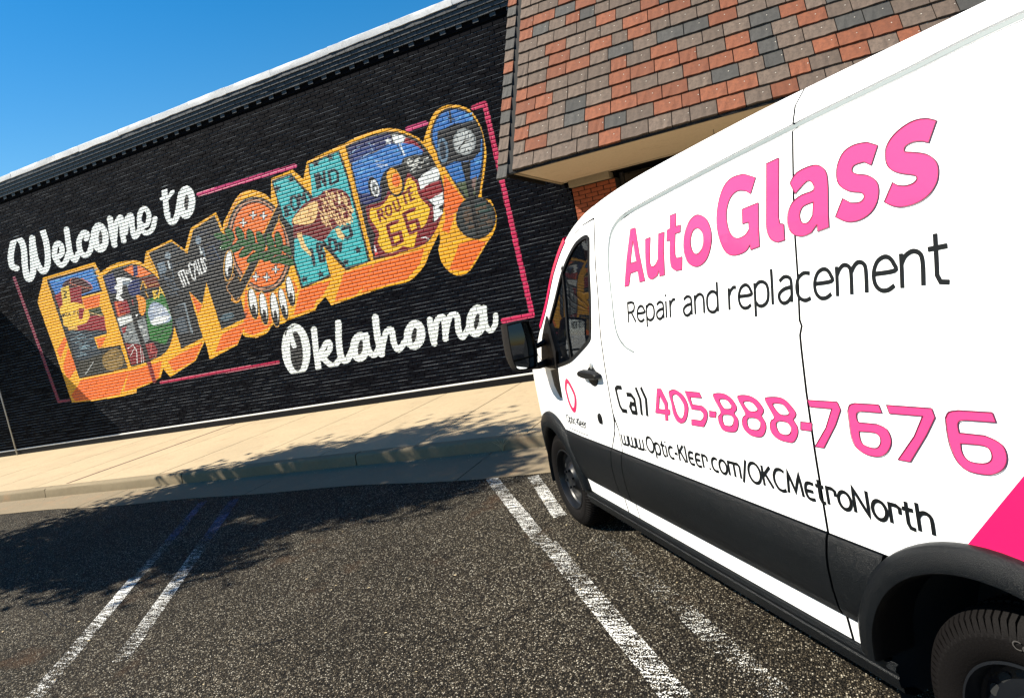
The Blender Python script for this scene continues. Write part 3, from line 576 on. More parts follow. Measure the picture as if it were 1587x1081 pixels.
for r in range(1, rows_n):
    z = Zb0+r*CH-JT/2; b = len(VV)*2*nj
    c, _ = art_at(xj, np.full(nj, z+JT/2)) if RZ0 < z < RZ1 else (np.tile(np.array(BLACK), (nj, 1)), 0)
    c = c*.8; c[0] = c[-1] = BLACK
    VV.append(np.vstack([np.stack([xj, np.full(nj, YW+.0035), np.full(nj, z-.0012)], 1), np.stack([xj, np.full(nj, YW+.0125), np.full(nj, z+JT+.0005)], 1)])); CC.append(np.vstack([c, c]))
    k = np.arange(nj-1)+b; FF.append(np.stack([k, k+1, k+1+nj, k+nj], 1))
o = np_mesh('bed_joint', np.vstack(VV), np.vstack(FF), np.vstack(CC), MAT['mortar']); place(o, mural, O); tag(o, kind='stuff')
o = MB().box(WX0, WX1, YW+.0122, YW+14, 0, 6.50).build('wall_core', MAT['recess']); place(o, mural, O)
o = MB().box(WX0, WX1, YW+.0125, YW+14, 6.505, 6.54).build('roof', MAT['roofing']); place(o, mural, O)
o = MB().box(WX0, WX1, YW-.012, YW+.02, .10, .2695).build('plinth', MAT['plinth']); bevel(o, .006); place(o, mural, O)
x = WX0
while x < WX1:
    w = random.uniform(1.6, 2.6); x1 = min(x+w, WX1); d = random.uniform(-.003, .003)
    o = MB().box(x+.002, x1-.002, YW-.016+d, YW+.02, .2700, .300+d*.5).build('white_ledge', MAT['white']); bevel(o, .006); place(o, mural, O); x = x1
# cornice: stepped header courses and dentils
CX1 = -2.4
cz = 6.13; steps = [(6.205, 6.265, .018), (6.27, 6.332, .040), (6.338, 6.400, .062), (6.406, 6.470, .086), (6.476, 6.544, .108)]
o = MB().box(WX0, CX1, YW-.008, YW+.05, 6.17, 6.548).build('cornice', MAT['recess']); place(o, mural, O); cornice = o
meshes = {}
far = MB()
for si, (z0, z1, out) in enumerate(steps):
    dent = si == 0; L = .31 if dent else .205; w = .105 if dent else .197
    x = WX0+(si % 2)*.1
    while x < CX1:
        if x > -9.3:
            k = (si, random.randint(0, 2))
            if k not in meshes:
                mm = MB().box(0, w, -out-.001*k[1], .0, 0, z1-z0); t_ = mm.build('tmp', MAT['cornice']); bevel(t_, .004, 1); meshes[k] = t_.data; bpy.data.objects.remove(t_)
            o = bpy.data.objects.new('brick', meshes[k]); col.objects.link(o); o.location = (x+random.uniform(-.002, .002), YW-.009, z0+random.uniform(-.002, .002))
            place(o, cornice, O); o.matrix_parent_inverse = Matrix.Identity(4); o.parent = cornice; o.location = Vector(o.location)
        else:
            far.box(x, x+w, YW-.009-out, YW-.009, z0, z1)
        x += L
o = far.build('brick_course', MAT['cornice'], cornice); tag(o, kind='stuff')
# painted coping stones
x = WX0
while x < CX1:
    w = random.uniform(.95, 1.35); x1 = min(x+w, CX1); zt = 6.672+random.uniform(-.008, .008); zb = 6.552+random.uniform(-.003, .006)
    n = 6; rows = []
    for i in range(n+1):
        xx = x+.003+(x1-x-.006)*i/n; j = [random.uniform(-.006, .006) for _ in range(6)]
        rows.append([(xx, YW+.32, zb), (xx, YW-.135+j[0], zb+j[1]), (xx, YW-.140+j[2], zb+.05), (xx, YW-.140+j[3], zt-.006+j[4]*.5), (xx, YW-.134, zt+j[5]*.5), (xx, YW+.32, zt)])
    mm = MB().grid(rows); b = len(mm.v); mm.f += [tuple(range(0, 6))[::-1], tuple(range(b-6, b))]
    o = mm.build('coping_stone', MAT['cope'], None, True, 30); place(o, mural, O); x = x1
# pale conduit standing against the wall at far left
pb = wallpt(21, 672); cz0 = pb[2]
o = MB().tube([(pb[0], YW-.05, .152), (pb[0], YW-.05, 3.4)], .016, 8).build('conduit', MAT['conduit'], None, True); place(o, mural, O)
# ------------------------------------------------------------------ awning beyond the left edge
aw = empty('awning', (-23, YW, 4.6)); tag(aw, 'flat dark canopy fixed to the black wall at its far left end', 'awning'); OA = Vector((-23, YW, 4.6))
AX, AZ, AD = -18.62, 4.62, 1.64
place(MB().box(-28, AX, YW-AD, YW-.02, AZ, AZ+.14).build('canopy_deck', MAT['awning']), aw, OA)
place(MB().box(-28, AX, YW-AD-.03, YW-AD-.002, AZ-.05, AZ+.20).build('fascia', MAT['post']), aw, OA)
for xx in (-19.2, -21.5, -23.8, -26.1):
    place(MB().tube([(xx, YW-.03, AZ+1.0), (xx, YW-AD+.1, AZ+.14)], .018).build('hanger_rod', MAT['post']), aw, OA)

# ------------------------------------------------------------------ shop with mansard
shop = empty('shingled_shop_building', (2, YW, 0)); OS = Vector((2, YW, 0))
tag(shop, 'shop with overhanging mansard of brown and orange shingles over a red brick pier', 'building')
YF, ZS, XL, XR = 8.71, 3.335, -3.09, 8.6
U = Vector((0, 1.973, 2.849)).normalized(); N = Vector((0, -U.z, U.y))
deckL = 4.1
def slope(x, u, n=0.0): p = Vector((x, YF, ZS))+U*u+N*n; return tuple(p)
mm = MB(); a = [slope(-3.32, 0), slope(XR, 0), slope(XR, deckL), slope(-3.32, deckL)]
top = ZS+U.z*deckL
mm.v = [a[0], a[1], a[2], a[3], (-3.32, YW-.15, ZS), (XR, YW-.15, ZS), (XR, YW+.6, top), (-3.32, YW+.6, top), (-3.32, YW-.15, top-.9), ]
mm = MB().quad(*a)
mm.quad((-3.32, YF, ZS), slope(-3.32, deckL), (-3.32, YW+.8, top), (-3.32, YW-.16, 6.4), (-3.32, YW-.16, ZS))
mm.quad((XR, YF, ZS), slope(XR, deckL), (XR, YW+.8, top), (XR, YW-.02, ZS))
mm.quad(slope(-3.32, deckL), slope(XR, deckL), (XR, YW+10, top), (-3.32, YW+10, top))
mans = place(mm.build('mansard', MAT['underlay']), shop, OS)
EXP = .2475
smesh = {}
def shingle_mesh(w, kind, var):
    key = (round(w, 2), kind, var)
    if key in smesh: return smesh[key]
    rnd = random.Random(hash(key) & 0xffff); n = 5; H = EXP+.012
    v = []; f = []
    top_, bot = [], []
    for i in range(n+1):
        x = w*i/n; bot.append((x, rnd.uniform(-.004, .004) if 0 < i < n else 0, .036+rnd.uniform(-.004, .004))); top_.append((x, H, .010))
    v += bot+top_+[(p[0], p[1], 0) for p in bot]
    for i in range(n): f += [(i, i+1, n+2+i, n+1+i), (i, 2*(n+1)+i, 2*(n+1)+i+1, i+1)]
    b = len(v); v += [(0, 0, 0), (0, H, 0), (w, 0, 0), (w, H, 0)]
    f += [(0, n+1, b+1, b), (n, b+2, b+3, 2*n+1)]
    me = bpy.data.meshes.new('shingle'); me.from_pydata(v, [], f); me.update(); me.materials.append(MAT[kind]); smesh[key] = me; return me
R3 = Matrix((( 1, 0, 0), (0, U.y, N.y), (0, U.z, N.z))).to_4x4()
bulk = MB(); nsh = 0
def kind_pick():
    q = random.random(); return 'sh_brown' if q < .58 else ('sh_orange' if q < .90 else 'sh_slate')
def addsh(x, u, w, kind=None):
    global nsh
    kind = kind or kind_pick(); p = slope(x, u, .002)
    px, py = proj_np(x+w/2, p[1], p[2]); px2, py2 = proj_np(x+w, p[1], p[2])
    lim = 345+(px-925)*(139-345)/(1244-925) if px < 1244 else 139-(px-1244)*139/246
    if -40 < py < lim+30 and px < 1540 and nsh < 330:
        o = bpy.data.objects.new('shingle', shingle_mesh(w, kind, random.randint(0, 2))); col.objects.link(o); nsh += 1
        mw_ = Matrix.Translation(Vector(p)) @ R3 @ Matrix.Rotation(random.uniform(-.006, .006), 4, 'Z') @ Matrix.Rotation(random.uniform(-.006, .012), 4, 'X')
        o.parent = mans; o.matrix_parent_inverse = Matrix.Translation(-OS).inverted() @ Matrix.Identity(4) if False else Matrix.Identity(4); o.matrix_local = mw_
    else:
        b = len(bulk.v); m4 = Matrix.Translation(Vector(p)) @ R3; H = EXP+.01
        bulk.v += [tuple(m4 @ Vector(q)) for q in ((0,0,.026),(w,0,.026),(w,H,.01),(0,H,.01),(0,0,0),(w,0,0))]; bulk.f += [(b,b+1,b+2,b+3),(b,b+4,b+5,b+1)]
u = 0.0; r = 0
while u < deckL-.1:
    x = XL+.004; first = True; last = None
    while x < XR-.2:
        w = random.choice((.22, .26, .29, .29, .32, .35)) if not first else random.choice((.17, .22, .30)); first = False
        addsh(x, u+random.uniform(-.004, .004), w-.011); x += w
    addsh(-3.315, u-.09, .145, random.choice(('sh_brown', 'sh_brown', 'sh_orange', 'sh_slate')))
    u += EXP; r += 1
o = bulk.build('shingle_field', MAT['sh_brown'], mans); tag(o, kind='stuff')
# black channel between the edge strip and the field
mc = MB(); q = [slope(-3.165, -.02, .030), slope(XL-.002, -.02, .030), slope(XL-.002, deckL, .030), slope(-3.165, deckL, .030)]
o = MB().quad(slope(-3.165, -.02, .006), slope(XL-.002, -.02, .006), slope(XL-.002, deckL, .006), slope(-3.165, deckL, .006)).build('valley_flashing', MAT['underlay'], mans)
place(MB().box(-3.325, XR, YF-.012, YF+.03, ZS-.030, ZS-.004).build('drip_edge', MAT['underlay']), shop, OS)
o = place(MB().box(-3.055, XR, YF+.032, YW-.002, ZS-.020, ZS+.05).build('soffit', MAT['soffit']), shop, OS)
place(MB().box(-3.10, -3.057, YF+.032, YW-.02, ZS-.034, ZS+.04).build('soffit_trim', MAT['trimtan']), shop, OS)
place(MB().box(-3.04, XR, YW-.16, YW-.135, ZS-.026, ZS-.0205).build('soffit_batten', MAT['trimtan']), shop, OS)
o = place(MB().box(-2.955, -2.28, YW-.13, YW+.2, 3.21, ZS-.0208).build('pier_cap', MAT['trimtan']), shop, OS); bevel(o, .006)
# hook under the soffit
hp = ground(1105, 198, ZS)
place(MB().tube([(hp[0], hp[1], ZS-.02), (hp[0], hp[1], ZS-.07), (hp[0]+.018, hp[1], ZS-.09), (hp[0], hp[1], ZS-.11), (hp[0]-.018, hp[1], ZS-.09), (hp[0], hp[1], ZS-.07)], .004, 6).build('hook', MAT['post']), shop, OS)
place(MB().tube([(hp[0], hp[1], ZS-.11), (hp[0]+.004, hp[1], ZS-.22)], .004, 6).build('hanging_wire', MAT['post']), shop, OS)
# red brick pier
pier = place(MB().box(-2.947, -2.215, YW+.012, YW+.35, .10, 3.21).build('brick_pier', MAT['redmortar']), shop, OS)
bm_ = {}
r = 0; z = .155
while z < 3.18:
    x = -2.947; k = 0
    ws = [.203, .203, .203, .1] if r % 2 == 0 else [.1, .203, .203, .203]
    for w in ws:
        key = (w, random.randint(0, 1))
        if key not in bm_:
            t_ = MB().box(0, w-.010, 0, .014, 0, .058).build('tmp', MAT['red']); bevel(t_, .003, 1); bm_[key] = t_.data; bpy.data.objects.remove(t_)
        o = bpy.data.objects.new('brick', bm_[key]); col.objects.link(o); o.parent = pier; o.location = (x+.005, YW-.002+random.uniform(-.002, .001), z); x += w+.005
    z += CH; r += 1
# storefront
place(MB().box(-2.21, 8.5, YW+.345, YW+.36, .45, 3.3).build('shop_window', MAT['shopglass']), shop, OS)
place(MB().box(-2.21, 8.5, YW+.30, YW+.40, .12, .449).build('stall_riser', MAT['shopframe']), shop, OS)
for xx in (-2.2, -.6, 1.0, 2.6, 4.2, 5.8, 7.4): place(MB().box(xx, xx+.06, YW+.29, YW+.344, .45, 3.3).build('mullion', MAT['shopframe']), shop, OS)
place(MB().box(-2.95, 8.6, YW+.41, YW+10, .05, top-.05).build('wall', MAT['redmortar']), shop, OS)
# ------------------------------------------------------------------ the van
VA = -.6777
vd = np.array([math.sin(VA), math.cos(VA), 0.0]); vn = np.array([-math.cos(VA), math.sin(VA), 0.0]); KS = 1.85/1.9101
vo = np.array([-1.7605*KS, 4.7684*KS, 0.0]); HW = 2.06
van = empty('delivery_van', tuple(vo), math.atan2(-vd[1], -vd[0]))
tag(van, 'white high roofed panel van with pink AutoGlass lettering parked at an angle to the kerb', 'van')
Zp = np.array([.2,.28,.40,.53,.8,1.08,1.3,1.48,1.69,1.87,2.10,2.18,2.25,2.29,2.34]); Yp = np.array([-.05,-.03,0,.015,.03,.03,.025,.015,-.015,-.035,-.075,-.09,-.115,-.15,-.25])
Xf = np.array([-1.02,-1.0,-.95,-.85,-.7,-.5,-.3,0,.6,4.3,4.6]); Yf = np.array([-1.03,-.7,-.48,-.30,-.18,-.1,-.05,-.02,0,0,-.03])
def YS(x, z): return float(np.interp(z, Zp, Yp)+np.interp(x, Xf, Yf))
def vpx(px, py):
    y = 0
    for _ in range(12):
        P = plane(px, py, vo+vn*y, vn); x = -np.dot(P-vo, vd); y = .5*y+.5*YS(x, P[2])
    return (x, P[2])
def Lc(x, out, z): return (x, -out, z)
def Rc(x, out, z): return (x, HW+out, z)
def seglen(P, d=.05, closed=True):
    out = []; n = len(P)
    for i in range(n if closed else n-1):
        a, b = P[i], P[(i+1) % n]; L = math.hypot(b[0]-a[0], b[1]-a[1]); k = max(1, int(math.ceil(L/d)))
        for j in range(k): out.append((a[0]+(b[0]-a[0])*j/k, a[1]+(b[1]-a[1])*j/k))
    if not closed: out.append(P[-1])
    return out
def cdt(polys, cuts, lines, gs, seg):
    """triangulate the area inside an odd number of polys and outside every cut"""
    vs, es = [], []
    for P in polys+cuts:
        Q = seglen(P, seg); b = len(vs); vs += Q; es += [(b+i, b+(i+1) % len(Q)) for i in range(len(Q))]
    for P in lines:
        Q = seglen(P, seg, False); b = len(vs); vs += Q; es += [(b+i, b+i+1) for i in range(len(Q)-1)]
    x0, x1 = min(v[0] for P in polys for v in P), max(v[0] for P in polys for v in P); z0, z1 = min(v[1] for P in polys for v in P), max(v[1] for P in polys for v in P)
    if gs:
        X = np.arange(x0+gs[0]*.5, x1, gs[0]); Z_ = np.arange(z0+gs[1]*.5, z1, gs[1])
        if len(X) and len(Z_):
            XX, ZZ = np.meshgrid(X, Z_); XX = XX.ravel(); ZZ = ZZ.ravel(); k = np.zeros(len(XX), bool)
            for P in polys: k ^= inside(XX, ZZ, P)
            vs += list(zip(XX[k].tolist(), ZZ[k].tolist()))
    v2, e2, f2, *_ = delaunay_2d_cdt([Vector(v) for v in vs], es, [], 0, 1e-6)
    cx = np.array([sum(v2[i].x for i in f)/3 for f in f2]); cz_ = np.array([sum(v2[i].y for i in f)/3 for f in f2])
    k = np.zeros(len(f2), bool)
    for P in polys: k ^= inside(cx, cz_, P)
    for P in cuts: k &= ~inside(cx, cz_, P)
    F_ = []
    for i, f in enumerate(f2):
        if not k[i]: continue
        a, b, c = (v2[j] for j in f)
        if abs((b-a).cross(c-a)) < 1e-9: continue
        F_.append(tuple(f) if (b-a).cross(c-a) > 0 else tuple(f)[::-1])
    used = sorted({i for f in F_ for i in f}); mp = {u: i for i, u in enumerate(used)}
    return [(v2[u].x, v2[u].y) for u in used], [tuple(mp[i] for i in f) for f in F_]
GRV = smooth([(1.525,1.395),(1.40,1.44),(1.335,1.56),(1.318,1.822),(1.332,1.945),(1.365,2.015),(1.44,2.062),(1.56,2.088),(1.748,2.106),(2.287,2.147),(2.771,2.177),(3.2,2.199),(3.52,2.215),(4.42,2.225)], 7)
GA = np.array(GRV)
def offs(P, d):
    A = np.array(P); T = np.gradient(A, axis=0); T /= np.linalg.norm(T, axis=1)[:, None]+1e-9; return [tuple(p) for p in (A+np.stack([-T[:, 1], T[:, 0]], 1)*d)]
def groove(x, z):
    a = GA[:-1]; b = GA[1:]; d = b-a; t = np.clip(((x-a[:, 0])*d[:, 0]+(z-a[:, 1])*d[:, 1])/(np.sum(d*d, 1)+1e-12), 0, 1)
    D = np.sqrt(np.min((x-a[:, 0]-t*d[:, 0])**2+(z-a[:, 1]-t*d[:, 1])**2)); w = .013*min(1, max(0.15, (x-1.2)*3)) if x < 1.6 and z < 1.6 else .013
    return -.024*max(0.0, 1-D/.013)*min(1.0, max(0.0, (x-1.2)*2) if z < 1.7 and x < 1.7 else 1.0)
def skin(name, polys, mat, cuts=(), off=0.0, lines=(), gs=(.09, .05), rim=.02, sides='LR', seg=.05, grv=False, parent=None, label=None, sm=28):
    if polys and not isinstance(polys[0][0], (tuple, list)): polys = [polys]
    lines = list(lines)
    if grv: lines += [GRV, offs(GRV, .013), offs(GRV, -.013)]
    v2, f2 = cdt(list(polys), list(cuts), lines, gs, seg); res = []
    of = off if callable(off) else (lambda x, z: off)
    base = [(x, YS(x, z)+of(x, z)+(groove(x, z) if grv else 0), z) for x, z in v2]
    ec = {}
    for f in f2:
        for i in range(len(f)):
            e = (f[i], f[(i+1) % len(f)]); ec[tuple(sorted(e))] = ec.get(tuple(sorted(e)), 0)+1
    for s in sides:
        fn = Lc if s == 'L' else Rc; v = [fn(*p) for p in base]; f = list(f2) if s == 'L' else [q[::-1] for q in f2]
        if rim:
            mp = {}; nskin = len(f)
            for q in list(f):
                for i in range(len(q)):
                    a, b = q[i], q[(i+1) % len(q)]
                    if ec[tuple(sorted((a, b)))] == 1:
                        for w in (a, b):
                            if w not in mp: mp[w] = len(v); x, o_, z = base[w]; v.append(fn(x, o_-rim, z))
                        f.append((b, a, mp[a], mp[b]))
        o = mk(name, v, f, mat, parent or van, True, sm); res.append(o)
        if rim and mat is MAT['van']:
            o.data.materials.append(MAT['seam']); n_ = len(o.data.polygons); a_ = np.zeros(n_, np.int32); a_[len(f2):] = 1; o.data.polygons.foreach_set('material_index', a_)
        if label: o['label'] = label
    return res[0] if len(res) == 1 else res
def circ(cx, cz, rx, rz, a0=0, a1=360, n=48): return [(cx+rx*math.cos(math.radians(a0+(a1-a0)*i/n)), cz+rz*math.sin(math.radians(a0+(a1-a0)*i/n))) for i in range(n if a1-a0 == 360 else n+1)]
FW, RW, WR = (0.0, .362), (3.386, .365), .362
cutF = circ(*FW, .445, .465); cutR = circ(*RW, .505, .53)
TOP = [(-1.02,.66),(-1.0,.90),(-.93,1.03),(-.8,1.10),(-.55,1.18),(-.3,1.235),(-.14,1.30),(.05,1.47),(.24,1.64),(.43,1.84),(.60,1.985),(.74,2.075),(.92,2.145),(1.15,2.195),(1.6,2.245),(2.4,2.285),(3.0,2.297),(4.2,2.30),(4.52,2.27),(4.6,2.2)]
TS = TOP[:6]+smooth(TOP[6:], 4)
def topz(x): 
    A = np.array(TS); return float(np.interp(x, A[:, 0], A[:, 1]))
g_ = .004
WT = MAT['van']
# door outline
dfront = [(-.05,.80),(-.035,.88),(.0,.98),(.072,1.18),(.06,1.27),(.115,1.38),(.315,1.60),(.50,1.79),(.66,1.925),(.775,2.02),(.86,2.075),(.98,2.108),(1.144,2.121)]
drear = [(1.144,2.121),(1.144,1.0),(1.125,.92),(1.043,.804)]
door = dfront+drear[1:]
WIN = smooth([(1.03,2.052),(1.070,2.035),(1.082,1.99),(1.045,1.62),(1.025,1.49),(.985,1.436),(.82,1.365),(.685,1.313),(.566,1.282),(.275,1.236),(.07,1.245),(.11,1.355),(.30,1.565),(.44,1.70),(.60,1.85),(.72,1.945),(.85,2.018),(.95,2.045)], 3, True)
skin('front_fender', [(x, z) for x, z in TS if x < -.13]+[(-.11,1.325),(.03,1.26),(.066,1.18),(-.006,.98),(-.043,.88),(-.058,.80),(-.058,.62),(-1.02,.62)], WT, [cutF])
skin('bumper_corner', [(-1.02,.616),(-.30,.616),(-.30,.26),(-1.0,.26)], MAT['trim'], [cutF], .006)
rail = [(-.10,1.335)]+[(x, z) for x, z in TS if -.05 < x < 1.15]+[(1.15,2.195),(1.15,2.131)]+[(x-.004*(x < .7), z+.006) for x, z in dfront[::-1][1:-3]]+[(.04,1.265)]
skin('cab_pillar', rail, WT)
skin('driver_door', door, WT, [WIN, cutF], lines=[[(.1,1.21),(1.14,1.215)]])
skin('door_lower_strip', [(.30,.488),(1.034,.488),(1.034,.398),(.30,.398)], WT, [circ(*FW,.43,.47)])
skin('pillar_panel', [(1.158,.98),(1.181,.93),(1.181,.804),(1.054,.804),(1.135,.91)], WT)
skin('lower_strip', [(1.046,.488),(1.179,.488),(1.179,.398),(1.046,.398)], WT)
sp = [(1.157,2.195)]+[(x, z) for x, z in TS if 1.16 < x < 2.76]+[(2.765,topz(2.765)),(2.763,1.545),(2.772,1.525),(2.762,1.495),(2.761,.804),(1.191,.804),(1.191,.94),(1.158,1.03)]
skin('side_panel', sp, WT, grv=True)
skin('side_lower_strip', [(1.188,.488),(2.762,.488),(2.762,.398),(1.188,.398)], WT)
rq = [(2.773,topz(2.773))]+[(x, z) for x, z in TS if x > 2.78]+[(4.6,.50),(2.774,.50),(2.773,1.495),(2.783,1.525),(2.774,1.545)]
skin('rear_quarter', rq, WT, [cutR, [(2.76,.49),(2.76,.803),(3.1,.803),(3.1,.49)]], grv=True)
skin('rear_lower_strip', [(2.776,.488),(2.895,.488),(2.885,.398),(2.776,.398)], WT, [cutR])
bo = lambda x, z: float(np.interp(z, [.49,.50,.53,.60,.68,.72,.78,.795,.8], [.003,.014,.022,.030,.031,.027,.013,.006,.001]))
for (a, b) in ((.22,1.038),(1.046,1.179),(1.186,2.762),(2.773,3.0)):
    cu = [circ(*FW,.43,.45)] if a < .3 else ([cutR] if b > 2.9 else [])
    skin('rub_band', [(a,.797),(b,.797),(b,.491),(a,.491)], MAT['trim'], cu, bo, lines=[[(a, z), (b, z)] for z in (.50,.53,.60,.68,.72,.78,.795)], gs=(.08,.03), rim=.03)
# dark inner shell seen through the seams
shell = [(x, z-.02) for x, z in TS]+[(4.58,.42),(-.99,.42)]
skin('inner_shell', shell, MAT['seam'], [cutF, cutR, WIN], -.052, gs=(.2,.06), rim=0, seg=.1)
# sill covers with two ribs
SP = [(.396,-.004),(.392,.010),(.374,.018),(.368,.010),(.352,.012),(.346,.018),(.318,.020),(.312,.012),(.292,.014),(.276,-.006),(.262,-.06)]
for side, fn in (('L', Lc), ('R', Rc)):
    for (a, b) in ((.40,1.135),(1.139,2.955)):
        m = MB(); rows = [[fn(x, float(np.interp(z, Zp, Yp))+o_, z) for z, o_ in SP] for x in np.linspace(a, b, 24)]
        if side == 'R': rows = rows[::-1]
        m.grid(rows); m.build('sill_cover', MAT['trim'], van, True, 25)
# floor and underbody
MB().box(-.9, 4.5, .3, HW-.3, .24, .42).build('underbody', MAT['seam'], van)
MB().box(.50, 2.86, .04, HW-.04, .30, .34).build('floor_pan', MAT['seam'], van)
# wheel arch flares and liners
def flare(c, ro, ri, a0, a1, mat):
    for fn in (Lc, Rc):
        rows = []
        for i in range(41):
            a = math.radians(a0+(a1-a0)*i/40); row = []
            for k, (t, off) in enumerate([(1.0,-.01),(1.0,.010),(.95,.024),(.75,.036),(.35,.044),(.08,.042),(0,.032),(-.02,.0),(-.02,-.12)]):
                rx = ri[0]+(ro[0]-ri[0])*t; rz = ri[1]+(ro[1]-ri[1])*t; x = c[0]+rx*math.cos(a); z = c[1]+rz*math.sin(a); xo = c[0]+ro[0]*math.cos(a); zo = c[1]+ro[1]*math.sin(a)
                row.append(fn(x, YS(xo*.6+x*.4, max(.34, z))+off, z))
            rows.append(row)
        if fn is Lc: rows = rows[::-1]
        m = MB().grid(rows); m.build('wheel_arch', MAT['trim'], van, True, 40)
        rows = []
        for i in range(25):
            a = math.radians(-15+210*i/24); rows.append([fn(c[0]+(ri[0]+.01)*math.cos(a), o_, c[1]+(ri[1]+.01)*math.sin(a)) for o_ in (-.03, -.42)])
        m = MB().grid(rows); b = len(m.v); m.v.append(fn(c[0], -.42, c[1])); 
        for i in range(24): m.f.append((2*i+1, 2*i+3, b))
        m.build('arch_liner', MAT['seam'], van, True, 40)
flare(FW, (.495,.530), (.415,.415), 5, 196, MAT['trim'])
flare(RW, (.560,.574), (.475,.490), -8, 176, MAT['trim'])
# roof, windscreen, bonnet
def across(pts, crown, name, mat, n=10, e=0.0, raise_=0.0, sm=30):
    rows = []
    for x, z in pts:
        y0 = -YS(x, z)+e; y1 = HW+YS(x, z)-e; rows.append([(x, y0+(y1-y0)*k/n, z+raise_+crown*(1-abs(2*k/n-1)**3)) for k in range(n+1)])
    return MB().grid(rows).build(name, mat, van, True, sm)
across([(x, z) for x, z in TS if x >= .70], .055, 'roof', WT)
across([(x, z) for x, z in TS if -.12 < x <= .72], .05, 'windscreen', MAT['glass'])
across([(x, z) for x, z in TOP if -1.02 < x <= -.13], .05, 'bonnet', WT)
rows = []
for x, z in [(x, z) for x, z in TS if .05 < x < .72]:
    y0 = -YS(x, z); rows.append([(x+.006, y0-.007, z-.004), (x-.024, y0+.002, z+.022), (x-.026, y0+.012, z+.026), (x-.010, y0+.060, z+.016)])
MB().grid(rows).build('pillar_film', MAT['hotpink'], van, True)['label'] = 'hot pink film strip along the windscreen pillar'
# window: rubber, glass, divider
def inset(P, d):
    A = np.array(P); T = np.roll(A, -1, 0)-np.roll(A, 1, 0); T /= np.linalg.norm(T, axis=1)[:, None]; Nn = np.stack([-T[:, 1], T[:, 0]], 1); area = np.sum(A[:, 0]*np.roll(A[:, 1], -1)-np.roll(A[:, 0], -1)*A[:, 1])
    return [tuple(p) for p in A+Nn*d*(1 if area > 0 else -1)]
WI = inset(WIN, .022)
skin('window_seal', [WIN, WI], MAT['rubber'], off=.004, gs=None, rim=.02, seg=.04)
skin('side_window', WI, MAT['glass'], off=-.006, rim=0, seg=.04)
skin('window_divider', [(.625,1.90),(.648,1.92),(.660,1.318),(.636,1.31)], MAT['rubber'], off=.002, gs=None, rim=.006)
skin('mirror_sail', [(.27,1.600),(.10,1.40),(.03,1.235),(.36,1.238),(.40,1.36),(.34,1.52)], MAT['rubber'], off=.012, rim=.02)
# door mirror
for fn in (Lc, Rc):
    ol = [(.272,1.602),(.288,1.578),(.297,1.40),(.288,1.318),(.262,1.272),(.15,1.262),(.125,1.29),(.105,1.42),(.118,1.56),(.14,1.600)]
    ol = smooth(ol, 4, True); cx = .2; cz_ = 1.43; rows = []
    for (x, s) in ((.272,.95),(.270,1.0),(.20,1.03),(.14,1.0),(.07,.86),(.03,.62),(.02,.2)):
        rows.append([fn(x, cx+(a-cx)*s, cz_+(b-cz_)*s) for a, b in ol])
    if fn is Rc: rows = [r[::-1] for r in rows]
    hs = MB().grid(rows, True).build('mirror_housing', MAT['rubber'], van, True, 40)
    gl = [(cx+(a-cx)*.90, cz_+(b-cz_)*.92) for a, b in ol]
    top = [(a, max(b, 1.352)) for a, b in gl]; bot = [(a, min(b, 1.340)) for a, b in gl]
    tl = .27
    for P in (top, bot): MB().quad(*([fn(.238+(a-.2)*tl, a, b) for a, b in P][::(1 if fn is Lc else -1)])).build('mirror_glass', MAT['mirror'], hs)
    MB().quad(*[fn(.200, a, b) for a, b in gl]).build('mirror_back', MAT['rubber'], hs)
    MB().tube([fn(.17,.0,1.275), fn(.15,.08,1.262), fn(.13,.16,1.275)], [.03,.026,.024], 10).build('mirror_arm', MAT['rubber'], hs, True)
    MB().tube([fn(.20,-.01,1.43), fn(.15,.06,1.40), fn(.12,.13,1.40)], [.022,.018,.018], 8).build('mirror_arm', MAT['rubber'], hs, True)
# cab interior
MB().box(.10,1.4,.12,HW-.12,.5,.9).build('cab_floor', MAT['cab'], van)
MB().box(1.50,1.53,.08,HW-.08,.5,2.1).build('bulkhead', MAT['cab'], van)
bevel(MB().box(-.10,.28,.12,HW-.12,.9,1.22).build('dashboard', MAT['cab'], van), .05, 3)
for y0 in (.22, 1.18):
    s = bevel(MB().box(.75,1.3,y0,y0+.5,.9,1.02).build('seat', MAT['cab'], van), .04, 3)
    b_ = bevel(MB().box(1.18,1.34,y0,y0+.5,1.02,1.62).build('seat_back', MAT['cab'], s), .05, 3)
    bevel(MB().box(1.20,1.30,y0+.13,y0+.37,1.66,1.86).build('headrest', MAT['cab'], s), .04, 3)
sw = MB(); ring = [(.46+.10*math.cos(a)*.5, .47+.20*math.sin(a), 1.24+.20*math.cos(a)) for a in np.linspace(0, 2*math.pi, 25)]
sw.tube(ring, .014, 8).build('steering_wheel', MAT['cab'], van, True)
# handle, lock, door garnish, lamps
def bump_obj(name, poly, off0, off1, mat, ins=.008, parent=None):
    a = poly; b = inset(poly, ins); rows = [[Lc(x, YS(x, z)+off0, z) for x, z in a], [Lc(x, YS(x, z)+off1*.8, z) for x, z in inset(poly, ins*.3)], [Lc(x, YS(x, z)+off1, z) for x, z in b]]
    m = MB().grid([r[::-1] for r in rows] , True); n = len(a); m.f.append(tuple(range(2*n, 3*n))); return m.build(name, mat, parent or van, True, 40)
hc = circ(.955, 1.228, .075, .062, n=28); bump_obj('handle_cup', hc, .0, .006, MAT['trim'], .012)
bump_obj('key_cylinder', circ(.965,1.292,.024,.020,n=20), 0, .008, MAT['steel'], .006)
bump_obj('door_handle', smooth([(.825,1.262),(.95,1.268),(1.075,1.262),(1.08,1.225),(.95,1.215),(.825,1.222)],3,True), .012, .045, MAT['rubber'], .010)
